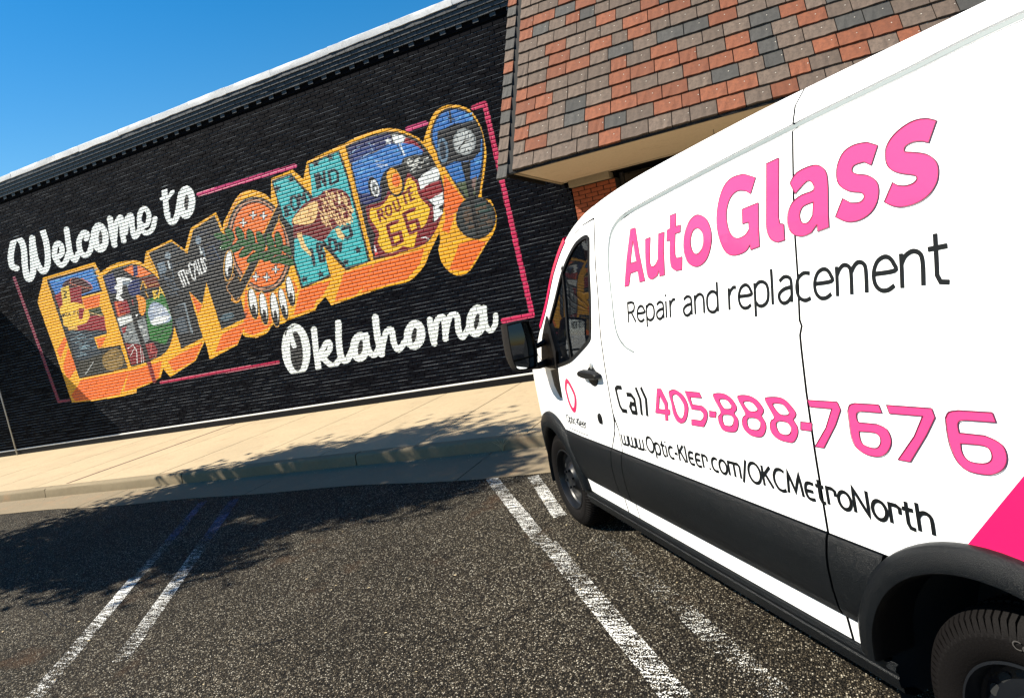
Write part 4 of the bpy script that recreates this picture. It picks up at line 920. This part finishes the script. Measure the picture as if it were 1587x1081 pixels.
bump_obj('filler_lock', circ(.958,.970,.026,.034,n=20), 0, .012, MAT['rubber'], .008)
gp = [vpx(*p) for p in [(854,573),(865,571),(867,588),(871.5,616),(869,615),(860,597)]]
if sum(gp[i][0]*gp[(i+1)%6][1]-gp[(i+1)%6][0]*gp[i][1] for i in range(6)) < 0: gp = gp[::-1]
skin('door_garnish', gp, MAT['trim'], off=.004, gs=None, rim=.004, sides='L')
skin('headlight', smooth([(-.99,.86),(-.90,.98),(-.75,1.04),(-.60,1.05),(-.66,.93),(-.85,.83)],3,True), MAT['lens'], off=.005, gs=(.05,.05), rim=.006)
MB().box(-1.035,-1.0,.55,HW-.55,.66,.92).build('grille', MAT['rubber'], van)
MB().box(-1.06,-.98,.30,HW-.30,.28,.62).build('front_bumper', MAT['trim'], van)
zs = [.45,.8,1.1,1.5,1.9,2.2]; rows = [[(4.6, -YS(4.6, z), z), (4.63, .5, z), (4.635, HW/2, z), (4.63, HW-.5, z), (4.6, HW+YS(4.6, z), z)] for z in zs]
rows.append([(4.52, -YS(4.5,2.27), 2.27), (4.54, .5, 2.31), (4.55, HW/2, 2.32), (4.54, HW-.5, 2.31), (4.52, HW+YS(4.5,2.27), 2.27)])
MB().grid(rows).build('rear_door', WT, van, True, 30)
MB().box(4.56,4.74,.0,HW,.36,.52).build('rear_bumper', MAT['trim'], van)
for y0 in (-.02, HW-.10): MB().box(4.585,4.625,y0,y0+.12,1.0,1.5).build('tail_light', MAT['redlens'], van)
MB().box(4.634,4.640,HW/2-.004,HW/2+.004,.52,2.28).build('door_seam', MAT['seam'], van)
# wheels
def wheel(c, lab=None, letters=False):
    for side in ('L', 'R'):
        sg = -1 if side == 'L' else 1; y0 = -.0 if side == 'L' else HW+.0
        e = empty('wheel', (c[0], y0+(.022 if side == 'L' else -.022), c[1])); e.parent = van
        if lab and side == 'L': e['label'] = lab
        inn = -sg
        prof = [(.222,.012),(.232,.004),(.262,-.006),(.292,-.008),(.304,-.004),(.322,.004),(.340,.016),(.3560,.036)]
        gro = [0,0,0,0,.003,.008,.011,.011]; NB = 88; rows = []
        for b in range(NB):
            for (fr, g) in ((0.0, 0), (.70, 0), (.74, 1), (.96, 1)):
                a = 2*math.pi*(b+fr)/NB; row = []
                for (r, y), q in zip(prof, gro):
                    rr = (r-q*g)*WR/.360; aa = a+(.035 if r > .335 else (.015 if r > .315 else 0)); row.append((rr*math.cos(aa), y*inn, rr*math.sin(aa)))
                for (yy, rr_, gg) in ((.060,.3615,.008),(.074,.3615,.008),(.078,.352,0),(.088,.352,0),(.092,.362,.008),(.130,.362,.008),(.134,.352,0),(.144,.352,0),(.148,.3615,.008),(.19,.356,.008),(.215,.33,0),(.222,.28,0),(.205,.225,0)):
                    rr = (rr_-gg*g)*WR/.360; row.append((rr*math.cos(a), yy*inn, rr*math.sin(a)))
                rows.append(row)
        rows.append(rows[0])
        if side == 'L': rows = [r for r in rows]
        t = MB().grid(rows if inn > 0 else rows[::-1]).build('tyre', MAT['tyre'], e, True, 24)
        rp = [(.224,.010),(.226,.004),(.218,.002),(.212,.016),(.205,.050),(.196,.060),(.175,.058),(.150,.050),(.120,.052),(.098,.040),(.080,.020),(.060,.016),(.040,.012),(.0,.010)]
        rows = [[(r*math.cos(2*math.pi*k/64), y*inn, r*math.sin(2*math.pi*k/64)) for r, y in rp] for k in range(65)]
        rim = MB().grid(rows if inn > 0 else rows[::-1]).build('rim', MAT['rim'], e, True, 30)
        for k in range(16):
            a = 2*math.pi*k/16; x, z = .172*math.cos(a), .172*math.sin(a); q = []
            for j in range(10):
                b2 = 2*math.pi*j/10; u, w = .015*math.cos(b2), .024*math.sin(b2); q.append((x+u*math.cos(a)-w*math.sin(a), .0545*inn, z+u*math.sin(a)+w*math.cos(a)))
            MB().quad(*q).build('vent_slot', MAT['seam'], rim)
        for k in range(6):
            a = 2*math.pi*(k+.3)/6; x, z = .068*math.cos(a), .068*math.sin(a)
            MB().tube([(x, .02*inn, z), (x, .002*inn, z)], .011, 6).build('wheel_nut', MAT['rim'], rim)
        if letters and side == 'L':
            m = MB(); rad = .283
            strokes, adv = text_strokes('Continental', True); sc = .052; a0 = math.radians(96)
            for P in strokes:
                Q = [(a0-(p[0]*sc*.9)/rad, rad+p[1]*sc*.62) for p in P]
                for (qa, qb) in zip(Q[:-1], Q[1:]):
                    pa = Vector((qa[1]*math.cos(qa[0]), 0, qa[1]*math.sin(qa[0]))); pb_ = Vector((qb[1]*math.cos(qb[0]), 0, qb[1]*math.sin(qb[0])))
                    d = (pb_-pa); 
                    if d.length < 1e-6: continue
                    d.normalize(); n_ = Vector((-d.z, 0, d.x))*.0016; yy = (-.0128*inn); yv = Vector((0, yy, 0))
                    m.quad(pa+n_+yv, pb_+n_+yv, pb_-n_+yv, pa-n_+yv)
            m.build('moulded_lettering', plain('tyre_lettering', (.045,.042,.040), .6), t)
# stroke lettering
def gl():
    arch = [(.06,.36),(.13,.47),(.25,.52),(.36,.47),(.40,.34),(.40,0)]
    bowl = [(.06,.40),(.15,.5),(.27,.52),(.40,.44),(.44,.26),(.40,.08),(.27,0),(.15,.02),(.06,.12)]
    el = lambda cx, cz_, rx, rz: [(cx+rx*math.cos(a), cz_+rz*math.sin(a)) for a in np.linspace(0, 2*math.pi, 21)]
    base = {
     'o': ([el(.25,.26,.2,.26)], .5), 'O': ([el(.33,.36,.28,.36)], .66), '.': ([[(.06,-.01),(.06,.07)]], .17), '-': ([[(.04,.27),(.24,.27)]], .29), ' ': ([], .26),
     'p': ([[(.06,.52),(.06,-.22)], bowl], .5), 't': ([[(.14,.70),(.14,.12),(.19,.02),(.32,0)], [(.02,.5),(.31,.5)]], .36), 'i': ([[(.05,.52),(.05,0)], [(.05,.65),(.05,.72)]], .17),
     'c': ([[(.38,.49),(.24,.52),(.1,.44),(.05,.26),(.1,.08),(.24,0),(.38,.03)]], .42), 'K': ([[(.06,.72),(.06,0)],[(.42,.72),(.06,.34)],[(.17,.44),(.46,0)]], .49), 'l': ([[(.05,.74),(.05,0)]], .17),
     'n': ([[(.06,.52),(.06,0)], arch], .47), 'h': ([[(.06,.74),(.06,0)], arch], .47), 'C': ([[(.52,.66),(.38,.72),(.2,.68),(.08,.5),(.06,.36),(.08,.22),(.2,.04),(.38,0),(.52,.06)]], .56),
     'M': ([[(.05,0),(.12,.72),(.34,.10),(.56,.72),(.63,0)]], .70), 'N': ([[(.06,0),(.06,.72),(.48,0),(.48,.72)]], .56), '/': ([[(.02,-.12),(.28,.76)]], .31), 'R': ([[(.06,0),(.06,.72),(.26,.72),(.39,.67),(.42,.54),(.38,.41),(.24,.36),(.06,.36)],[(.24,.36),(.46,0)]], .5),
     'e': ([[(.06,.28),(.43,.28),(.42,.39),(.35,.49),(.25,.52),(.13,.46),(.06,.3),(.08,.12),(.18,.01),(.31,0),(.42,.06)]], .49), 'a': ([[(.08,.45),(.2,.52),(.32,.5),(.38,.4),(.38,0)],[(.38,.3),(.2,.28),(.07,.2),(.07,.08),(.16,0),(.28,.02),(.38,.12)]], .46),
     'd': ([[(.43,.74),(.43,0)], [(.49-x, z) for x, z in bowl]], .5), 'r': ([[(.06,.52),(.06,0)],[(.06,.32),(.12,.45),(.21,.52),(.30,.51)]], .32),
     'm': ([[(.06,.52),(.06,0)],[(.06,.36),(.13,.47),(.22,.52),(.32,.47),(.35,.34),(.35,0)],[(.35,.36),(.42,.47),(.51,.52),(.61,.47),(.64,.34),(.64,0)]], .72)}
    sq = dict(base)
    sq.update({'w': ([[(.05,.52),(.05,.06),(.11,0),(.54,0),(.6,.06),(.6,.52)], [(.325,.52),(.325,0)]], .68), 'e': ([[(.38,.5),(.22,.52),(.1,.46),(.05,.26),(.1,.06),(.22,0),(.38,.02)], [(.06,.26),(.34,.26)]], .43),
      'r': ([[(.06,0),(.06,.52),(.24,.52),(.33,.46),(.33,.30)]], .38), 'm': ([[(.06,0),(.06,.52),(.56,.52),(.64,.44),(.64,0)],[(.35,.52),(.35,0)]], .72)})
    return base, sq
GB, GS = gl()
def text_strokes(s, sq=False):
    T_ = GS if sq else GB; x = 0; out = []
    for ch in s:
        st, ad = T_[ch]
        for P in st: out.append([(p[0]+x, p[1]) for p in P])
        x += ad
    return out, x
def ribbon(P, w, closed=False):
    """mitred strip polygon sides for a polyline"""
    A = [Vector(p) for p in P]
    if closed: A = A[:-1] if (A[0]-A[-1]).length < 1e-6 else A
    n = len(A); L_, R_ = [], []
    for i in range(n):
        d0 = (A[i]-A[i-1]) if (i > 0 or closed) else (A[1]-A[0]); d1 = (A[(i+1) % n]-A[i]) if (i < n-1 or closed) else d0
        if d0.length < 1e-9: d0 = d1
        if d1.length < 1e-9: d1 = d0
        d0 = d0.normalized(); d1 = d1.normalized(); n0 = Vector((-d0.y, d0.x)); n1 = Vector((-d1.y, d1.x)); m_ = n0+n1
        m_ = m_.normalized() if m_.length > 1e-6 else n0; k = 1/max(.5, m_.dot(n0)); L_.append(A[i]+m_*w*.5*k); R_.append(A[i]-m_*w*.5*k)
    return L_, R_
def ribbons(name, strokes, w, mat, off=.0016, label=None, dens=.03, parent=None):
    m = MB()
    for q, P in enumerate(strokes):
        closed = len(P) > 4 and math.hypot(P[0][0]-P[-1][0], P[0][1]-P[-1][1]) < 1e-5; P2 = seglen(P, dens, False); Lr, Rr = ribbon(P2, w, closed); of = off+.0003*(q % 3)
        fn = lambda p: Lc(p.x, YS(p.x, p.y)+of, p.y)
        rows = [[fn(a), fn(b)] for a, b in zip(Lr, Rr)]
        if closed: rows.append(rows[0])
        m.grid(rows)
    o = m.build(name, mat, parent or van)
    if label: o['label'] = label
    return o
def line_text(name, s, p0, p1, em0, em1, w, mat, sq=False, label=None, off=.0016):
    _, adv = text_strokes(s, sq); root = empty(name, Lc(p0[0], 0, p0[1])); root.parent = van; root['label'] = label or name; xo = 0; T_ = GS if sq else GB
    for ch in s:
     st = [[(p[0]+xo, p[1]) for p in P] for P in T_[ch][0]]; xo += T_[ch][1]; out = []
     if not st: continue
     for P in st:
         Q = []
         for x, z in P:
             t = x/adv; Q.append((p0[0]+(p1[0]-p0[0])*t, p0[1]+(p1[1]-p0[1])*t+z*(em0+(em1-em0)*t)))
         cl = math.hypot(Q[0][0]-Q[-1][0], Q[0][1]-Q[-1][1]) < 1e-5
         if cl: Q = smooth(Q[:-1], 2, True); Q = Q+[Q[0]]
         elif len(P) > 4 and (ch in 'cCpeoOtadnhm') and not (sq and ch == 'm'): Q = smooth(Q, 4)
         out.append(Q)
     o = ribbons('letter', out, w, mat, off, parent=root); o.data.transform(Matrix.Translation(-root.location))
    return root
def fills(name, glyphs, mat, label=None, out_w=.0028, off=.0016):
    root = empty(name, Lc(glyphs[0][0][0][0], 0, glyphs[0][0][0][1])); root.parent = van; root['label'] = label; ol = []
    for g2 in glyphs:
        V_, F_ = [], []
        v2, f2 = cdt(g2, [], [], (.045, .035), .03); b = len(V_)
        V_ += [Lc(x, YS(x, z)+off, z) for x, z in v2]; F_ += [tuple(i+b for i in f) for f in f2]; ol += [P+[P[0]] for P in g2]
        o = mk('letter' if name != 'phone_number' else 'digit', V_, F_, mat, root); o.data.transform(Matrix.Translation(-root.location))
    if out_w:
        o = ribbons('letter_outline', ol, out_w, MAT['outline'], off+.0012, parent=root); o.data.transform(Matrix.Translation(-root.location)); o['kind'] = 'stuff'
    return root
ribbons('crease_shade_strip', [GRV], .012, MAT['crease_shade'], -.001, 'thin grey strip painted as shade along the upper side crease')  # added grey ribbon: shade of the pressed groove painted as a line
def tr(o_, k, P): return [vpx(o_[0]+x*k, o_[1]+y*k) for x, y in P]
A1 = ((940,160),.3333); A2 = ((1100,160),.5556); A3 = ((1330,170),.16648); P4 = ((940,580),.20164); P5 = ((1240,600),.21424)
S_ = lambda P: smooth(P, 4, True)
auto = [
 [tr(*A1,[(85,852),(112,585),(135,578),(180,824),(155,831),(146,778),(113,790),(106,846)]), tr(*A1,[(124,640),(113,743),(140,734)])],
 [tr(*A1,[(181,632),(205,622)]+smooth([(203,740),(212,758),(228,750),(240,725)],3)+[(242,607),(270,597),(267,690),(272,797),(248,804),(244,778)]+smooth([(238,800),(212,818),(192,800),(184,750)],3))],
 [tr(*A1,[(296,522),(324,511),(323,572),(346,564),(345,598),(321,606)]+smooth([(320,700),(328,718),(353,712)],3)+[(352,773)]+smooth([(325,778),(303,760),(296,720)],3)+[(296,636),(281,640),(282,590),(296,582)])],
 [tr(*A1,S_([(432,518),(468,540),(489,600),(486,665),(468,722),(440,752),(412,758),(382,740),(362,690),(362,620),(380,560),(405,527)])), tr(*A1,S_([(428,580),(446,598),(452,635),(446,672),(428,697),(410,696),(396,672),(392,636),(400,600),(412,584)]))],
 [tr(*A1,[(695,345),(672,420)]+smooth([(650,407),(610,407),(577,440),(560,500),(563,560),(580,608),(610,627),(645,612),(664,585)],3)+[(662,552),(634,560),(632,492),(708,461),(714,665),(672,681)]+smooth([(668,658),(648,688),(600,706),(560,695),(530,640),(514,560),(520,470),(545,390),(585,345),(640,328)],3))],
 [tr(*A1,[(745,280),(803,253),(802,530),(808,558),(826,560),(831,635)]+smooth([(800,645),(770,635),(750,600),(744,560)],3))],
 [tr(*A2,smooth([(225,222),(245,192),(290,172),(318,180),(330,210),(332,290)],3)+[(334,345),(302,357),(300,338)]+smooth([(285,360),(262,370),(235,365),(220,342),(219,308),(232,276),(258,255),(290,242),(288,222),(272,217),(240,252)],3)), tr(*A2,smooth([(290,275),(262,287),(252,310),(258,332),(275,332),(288,312)],3))],
 [tr(*A2,[(470,117),(452,172)]+smooth([(432,163),(405,172),(398,188),(412,197),(440,200),(465,215),(473,240),(468,275),(450,305),(420,325),(385,330),(352,316)],3)+[(372,265)]+smooth([(395,277),(420,275),(432,262),(425,249),(392,245),(365,230),(355,205),(358,170),(375,135),(405,115),(440,108)],3))],
 [tr(*A3,[(735,98),(662,305)]+smooth([(600,290),(520,298),(450,335),(435,372),(450,390),(540,395),(640,412),(710,455),(745,510),(753,590),(735,680),(680,770),(600,840),(500,885),(400,903),(320,890),(248,855)],3)+[(325,675)]+smooth([(370,700),(440,705),(510,685),(548,650),(548,622),(520,606),(400,590),(320,560),(275,510),(257,430),(265,350),(310,265),(380,190),(470,125),(560,88),(650,78)],3))]]
fills('main_lettering', auto, MAT['pink'], 'bold pink letters reading AutoGlass')
phone = [
 [tr(*P4,[(390,108),(420,108),(470,210),(475,268),(490,270),(490,308),(474,306),(475,352),(455,350),(452,304),(378,292),(382,250)]), tr(*P4,[(410,162),(404,262),(451,269),(448,232)])],
 [tr(*P4,S_([(480,140),(510,115),(545,122),(592,160),(625,225),(629,280),(612,350),(580,372),(545,355),(515,300),(500,220)])), tr(*P4,S_([(508,170),(530,150),(560,170),(595,228),(601,280),(590,328),(570,332),(545,300),(525,240)]))],
 [tr(*P4,[(602,125),(716,136),(735,178),(645,172),(662,228)]+smooth([(740,240),(775,280),(775,345),(750,400)],3)+[(656,385),(655,342)]+smooth([(730,352),(747,330),(745,296),(720,272)],3)+[(656,264)])],
 [tr(*P4,[(792,276),(845,284),(842,328),(792,322)])],
 [tr(*P4,S_([(822,165),(850,142),(910,148),(960,180),(1000,240),(1000,272),(985,295),(1012,340),(1015,390),(1000,432),(960,440),(900,425),(868,372),(862,320),(880,282)])), tr(*P4,S_([(870,195),(900,185),(937,202),(963,243),(950,262),(905,255)])), tr(*P4,S_([(893,320),(917,305),(960,312),(980,342),(972,385),(945,394),(905,378)]))],
 [tr(*P4,S_([(1010,180),(1035,157),(1100,162),(1160,195),(1208,262),(1205,295),(1195,315),(1224,368),(1227,420),(1205,468),(1165,478),(1105,460),(1060,415),(1045,370),(1052,325),(1070,298)])), tr(*P4,S_([(1055,215),(1085,202),(1125,215),(1163,260),(1150,280),(1100,275)])), tr(*P4,S_([(1083,350),(1107,328),(1160,338),(1185,370),(1178,415),(1145,424),(1097,405)]))],
 [tr(*P4,S_([(1223,195),(1250,172),(1335,175),(1390,205),(1453,283),(1455,320),(1440,345),(1470,400),(1472,460),(1442,515),(1395,516),(1320,492),(1270,440),(1260,385),(1270,350),(1290,322)])), tr(*P4,S_([(1280,230),(1312,218),(1362,230),(1403,283),(1395,308),(1335,300)])), tr(*P4,S_([(1306,380),(1332,355),(1390,365),(1420,402),(1416,448),(1380,462),(1330,440)]))],
 [tr(*P4,[(1495,360),(1582,370),(1580,432),(1495,422)])],
 [tr(*P5,[(56,89),(272,102),(297,160),(260,270),(176,435),(112,425),(190,290),(232,152),(75,138)])],
 [tr(*P5,smooth([(348,170),(362,125),(400,112)],3)+[(572,122),(596,182)]+smooth([(450,170),(415,182),(414,225),(428,250)],3)+smooth([(560,263),(630,298),(662,370),(655,430),(620,480),(565,498),(480,480),(410,430),(375,360),(360,260)],3)), tr(*P5,smooth([(430,315),(540,325),(580,355),(585,400),(560,435),(510,432),(455,405),(435,360)],3))],
 [tr(*P5,[(628,125),(955,148),(980,215),(920,340),(802,536),(712,520),(830,350),(890,205),(650,186)])],
 [tr(*P5,smooth([(1055,220),(1080,175),(1150,163)],3)+[(1395,178),(1422,250)]+smooth([(1210,235),(1160,240),(1145,270),(1155,325)],3)+smooth([(1340,345),(1425,382),(1480,430),(1502,510),(1480,580),(1420,620),(1350,628),(1220,600),(1140,530),(1088,420),(1065,310)],3)), tr(*P5,smooth([(1165,403),(1310,415),(1370,440),(1392,490),(1380,530),(1330,548),(1240,535),(1190,495),(1170,450)],3))]]
fills('phone_number', phone, MAT['pink'], 'pink digits reading 405-888-7676')
call = [tr(*P4,P) for P in ([(118,102),(84,96),(72,112),(88,180),(104,240),(124,276),(160,282)], [(155,152),(190,156),(215,190),(234,302)], [(224,232),(190,222),(184,250),(200,288),(236,296)], [(224,98),(260,190),(273,312)], [(264,98),(304,186),(315,320)])]
ribbons('call_word', call, .024, MAT['blackv'], label='bold black word Call')
line_text('service_lettering', 'Repair and replacement', (1.500,1.545), (3.335,1.636), .138, .186, .0135, MAT['blackv'], label='thin black letters reading Repair and replacement')
line_text('web_address', 'www.Optic-Kleer.com/OKCMetroNorth', (1.203,.856), (3.21,.925), .110, .118, .0138, MAT['blackv'], True, label='black letters reading www.Optic-Kleer.com/OKCMetroNorth')
lg = tr((860,580),.0925,S_([(195,112),(230,130),(290,240),(335,350),(347,440),(340,560),(318,597),(285,560),(240,460),(205,330),(183,220)]))
ribbons('door_emblem', [lg+[lg[0]]], .033, plain('deep_pink_vinyl', (.42,.012,.075), .4), label='pink oval ring emblem on the driver door')
line_text('door_lettering', 'Optic-Kleer', (.345,.868), (.712,.872), .070, .070, .008, MAT['blackv'], label='small black letters reading Optic-Kleer')
dash = []; x = .375; rr_ = random.Random(4)
while x < .70:
    L = rr_.uniform(.006, .02); dash.append([(x, .826+.0*x), (x+L, .826)]); x += L+rr_.uniform(.004, .01)
ribbons('small_print', dash, .006, MAT['blackv'])
pg = [vpx(1496,848), vpx(1587,737)]; sl_ = (pg[1][1]-pg[0][1])/(pg[1][0]-pg[0][0]); px0 = pg[0][0]
pp = [(px0-.12, pg[0][1]-.12*sl_), (px0+(2.05-pg[0][1])/sl_, 2.05), (4.55, 2.05), (4.55, .72), (px0-.12, .72)]
skin('rear_graphic', pp, MAT['hotpink'], [cutR], .0018, rim=0, sides='L', label='hot pink panel graphic rising towards the rear')
wheel(FW); wheel(RW, None, True)
# ------------------------------------------------------------------ tree out of frame whose shade falls across kerb and road
def tree(loc, cz, label, n=5200, rx=2.0, ry=2.0, rz=2.1, seed=3):
    rnd = random.Random(seed); t = empty('unseen_shade_tree', loc); tag(t, label, 'tree')
    m = MB(); m.tube([(0,0,-.1),(.03,.02,1.2),(-.04,.05,2.4),(.05,0,cz-.6),(0,0,cz+.9)], [.17,.14,.11,.09,.03], 12)
    for k in range(22):
        a = k*2.4; z0 = cz-1.6+1.9*k/22; L = rnd.uniform(.9, 1.9)
        m.tube([(0,0,z0),(math.cos(a)*L*.5, math.sin(a)*L*.5, z0+.35),(math.cos(a)*L, math.sin(a)*L, z0+.7+rnd.uniform(0,.4))], [.05,.03,.012], 6)
    m.build('trunk', MAT['bark'], t, True)
    v = []; f = []
    cl = []
    for _ in range(120):
        while True:
            p = Vector((rnd.uniform(-1,1), rnd.uniform(-1,1), rnd.uniform(-1,1)))
            if p.length < 1: break
        cl.append((Vector((p.x*rx, p.y*ry, p.z*rz+cz)), rnd.uniform(.25, .55)))
    for i in range(n):
        c, r = rnd.choice(cl); d = Vector((rnd.gauss(0,1), rnd.gauss(0,1), rnd.gauss(0,1)))*r*.6; p = c+d
        a = Vector((rnd.gauss(0,1), rnd.gauss(0,1), rnd.gauss(0,.6))).normalized(); b_ = a.orthogonal().normalized(); s = rnd.uniform(.05, .10); b0 = len(v)
        v += [tuple(p-a*s), tuple(p+b_*s*.45), tuple(p+a*s), tuple(p-b_*s*.45)]; f.append((b0, b0+1, b0+2, b0+3))
    o = mk('crown', v, f, MAT['leaf'], t); return t
TL = (-11.6, 3.5, 0)
tree(TL, 6.0, 'unseen leafy young tree out of frame, shading the kerb', 32000, 2.0, 2.1, 2.8)
pl = empty('unseen_tree_planter', TL); tag(pl, 'low concrete edged square of soil at the foot of the unseen tree out of frame', 'planter')
MB().box(-.7,.7,-.7,.7,-.05,.06).build('soil', MAT['soil'], pl)
for (a, b_, c, d) in ((-.8,.8,-.8,-.702),(-.8,.8,.702,.8),(-.8,-.702,-.7,.7),(.702,.8,-.7,.7)): bevel(MB().box(a,b_,c,d,-.05,.13).build('edging', MAT['kerb'], pl), .01)
# dried weed in the gutter
wp = ground(786, 693, .01)
wd = empty('dry_weed', (wp[0], 6.97, .005)); tag(wd, 'small dried weed sprouting from the gutter joint against the kerb, just left of the van', 'weed')
rw = random.Random(5)
for k in range(13):
    a = rw.uniform(0, 6.28); L = rw.uniform(.06, .17); mm = MB(); lean = rw.uniform(.2, .9)
    mm.tube([(0,0,0),(math.cos(a)*L*.3*lean, -abs(math.sin(a))*L*.3*lean, L*.6),(math.cos(a)*L*lean, -abs(math.sin(a))*L*lean, L)], [.003,.0025,.001], 5)
    mm.build('stem', MAT['dry'], wd)
# scattered dry leaves and grit along the gutter: nobody could count them
rg = random.Random(9); m = MB()
for k in range(260):
    x = rg.uniform(-12, 0); y = 6.97-abs(rg.gauss(0, .12)); 
    if k > 170: y = rg.uniform(2.2, 6.0); x = rg.uniform(-8, -.5)
    s = rg.uniform(.004, .014); a = rg.uniform(0, 6.28); c, d = math.cos(a)*s, math.sin(a)*s; z = .014 if y > 6.1 else .006
    m.quad((x-c, y-d, z), (x+d*.6, y-c*.6, z+s*.3), (x+c, y+d, z+.002), (x-d*.6, y+c*.6, z+s*.2))
o = m.build('leaf_litter', MAT['dry']); tag(o, 'tiny dry leaf scraps scattered along the gutter and asphalt', 'litter', kind='stuff')
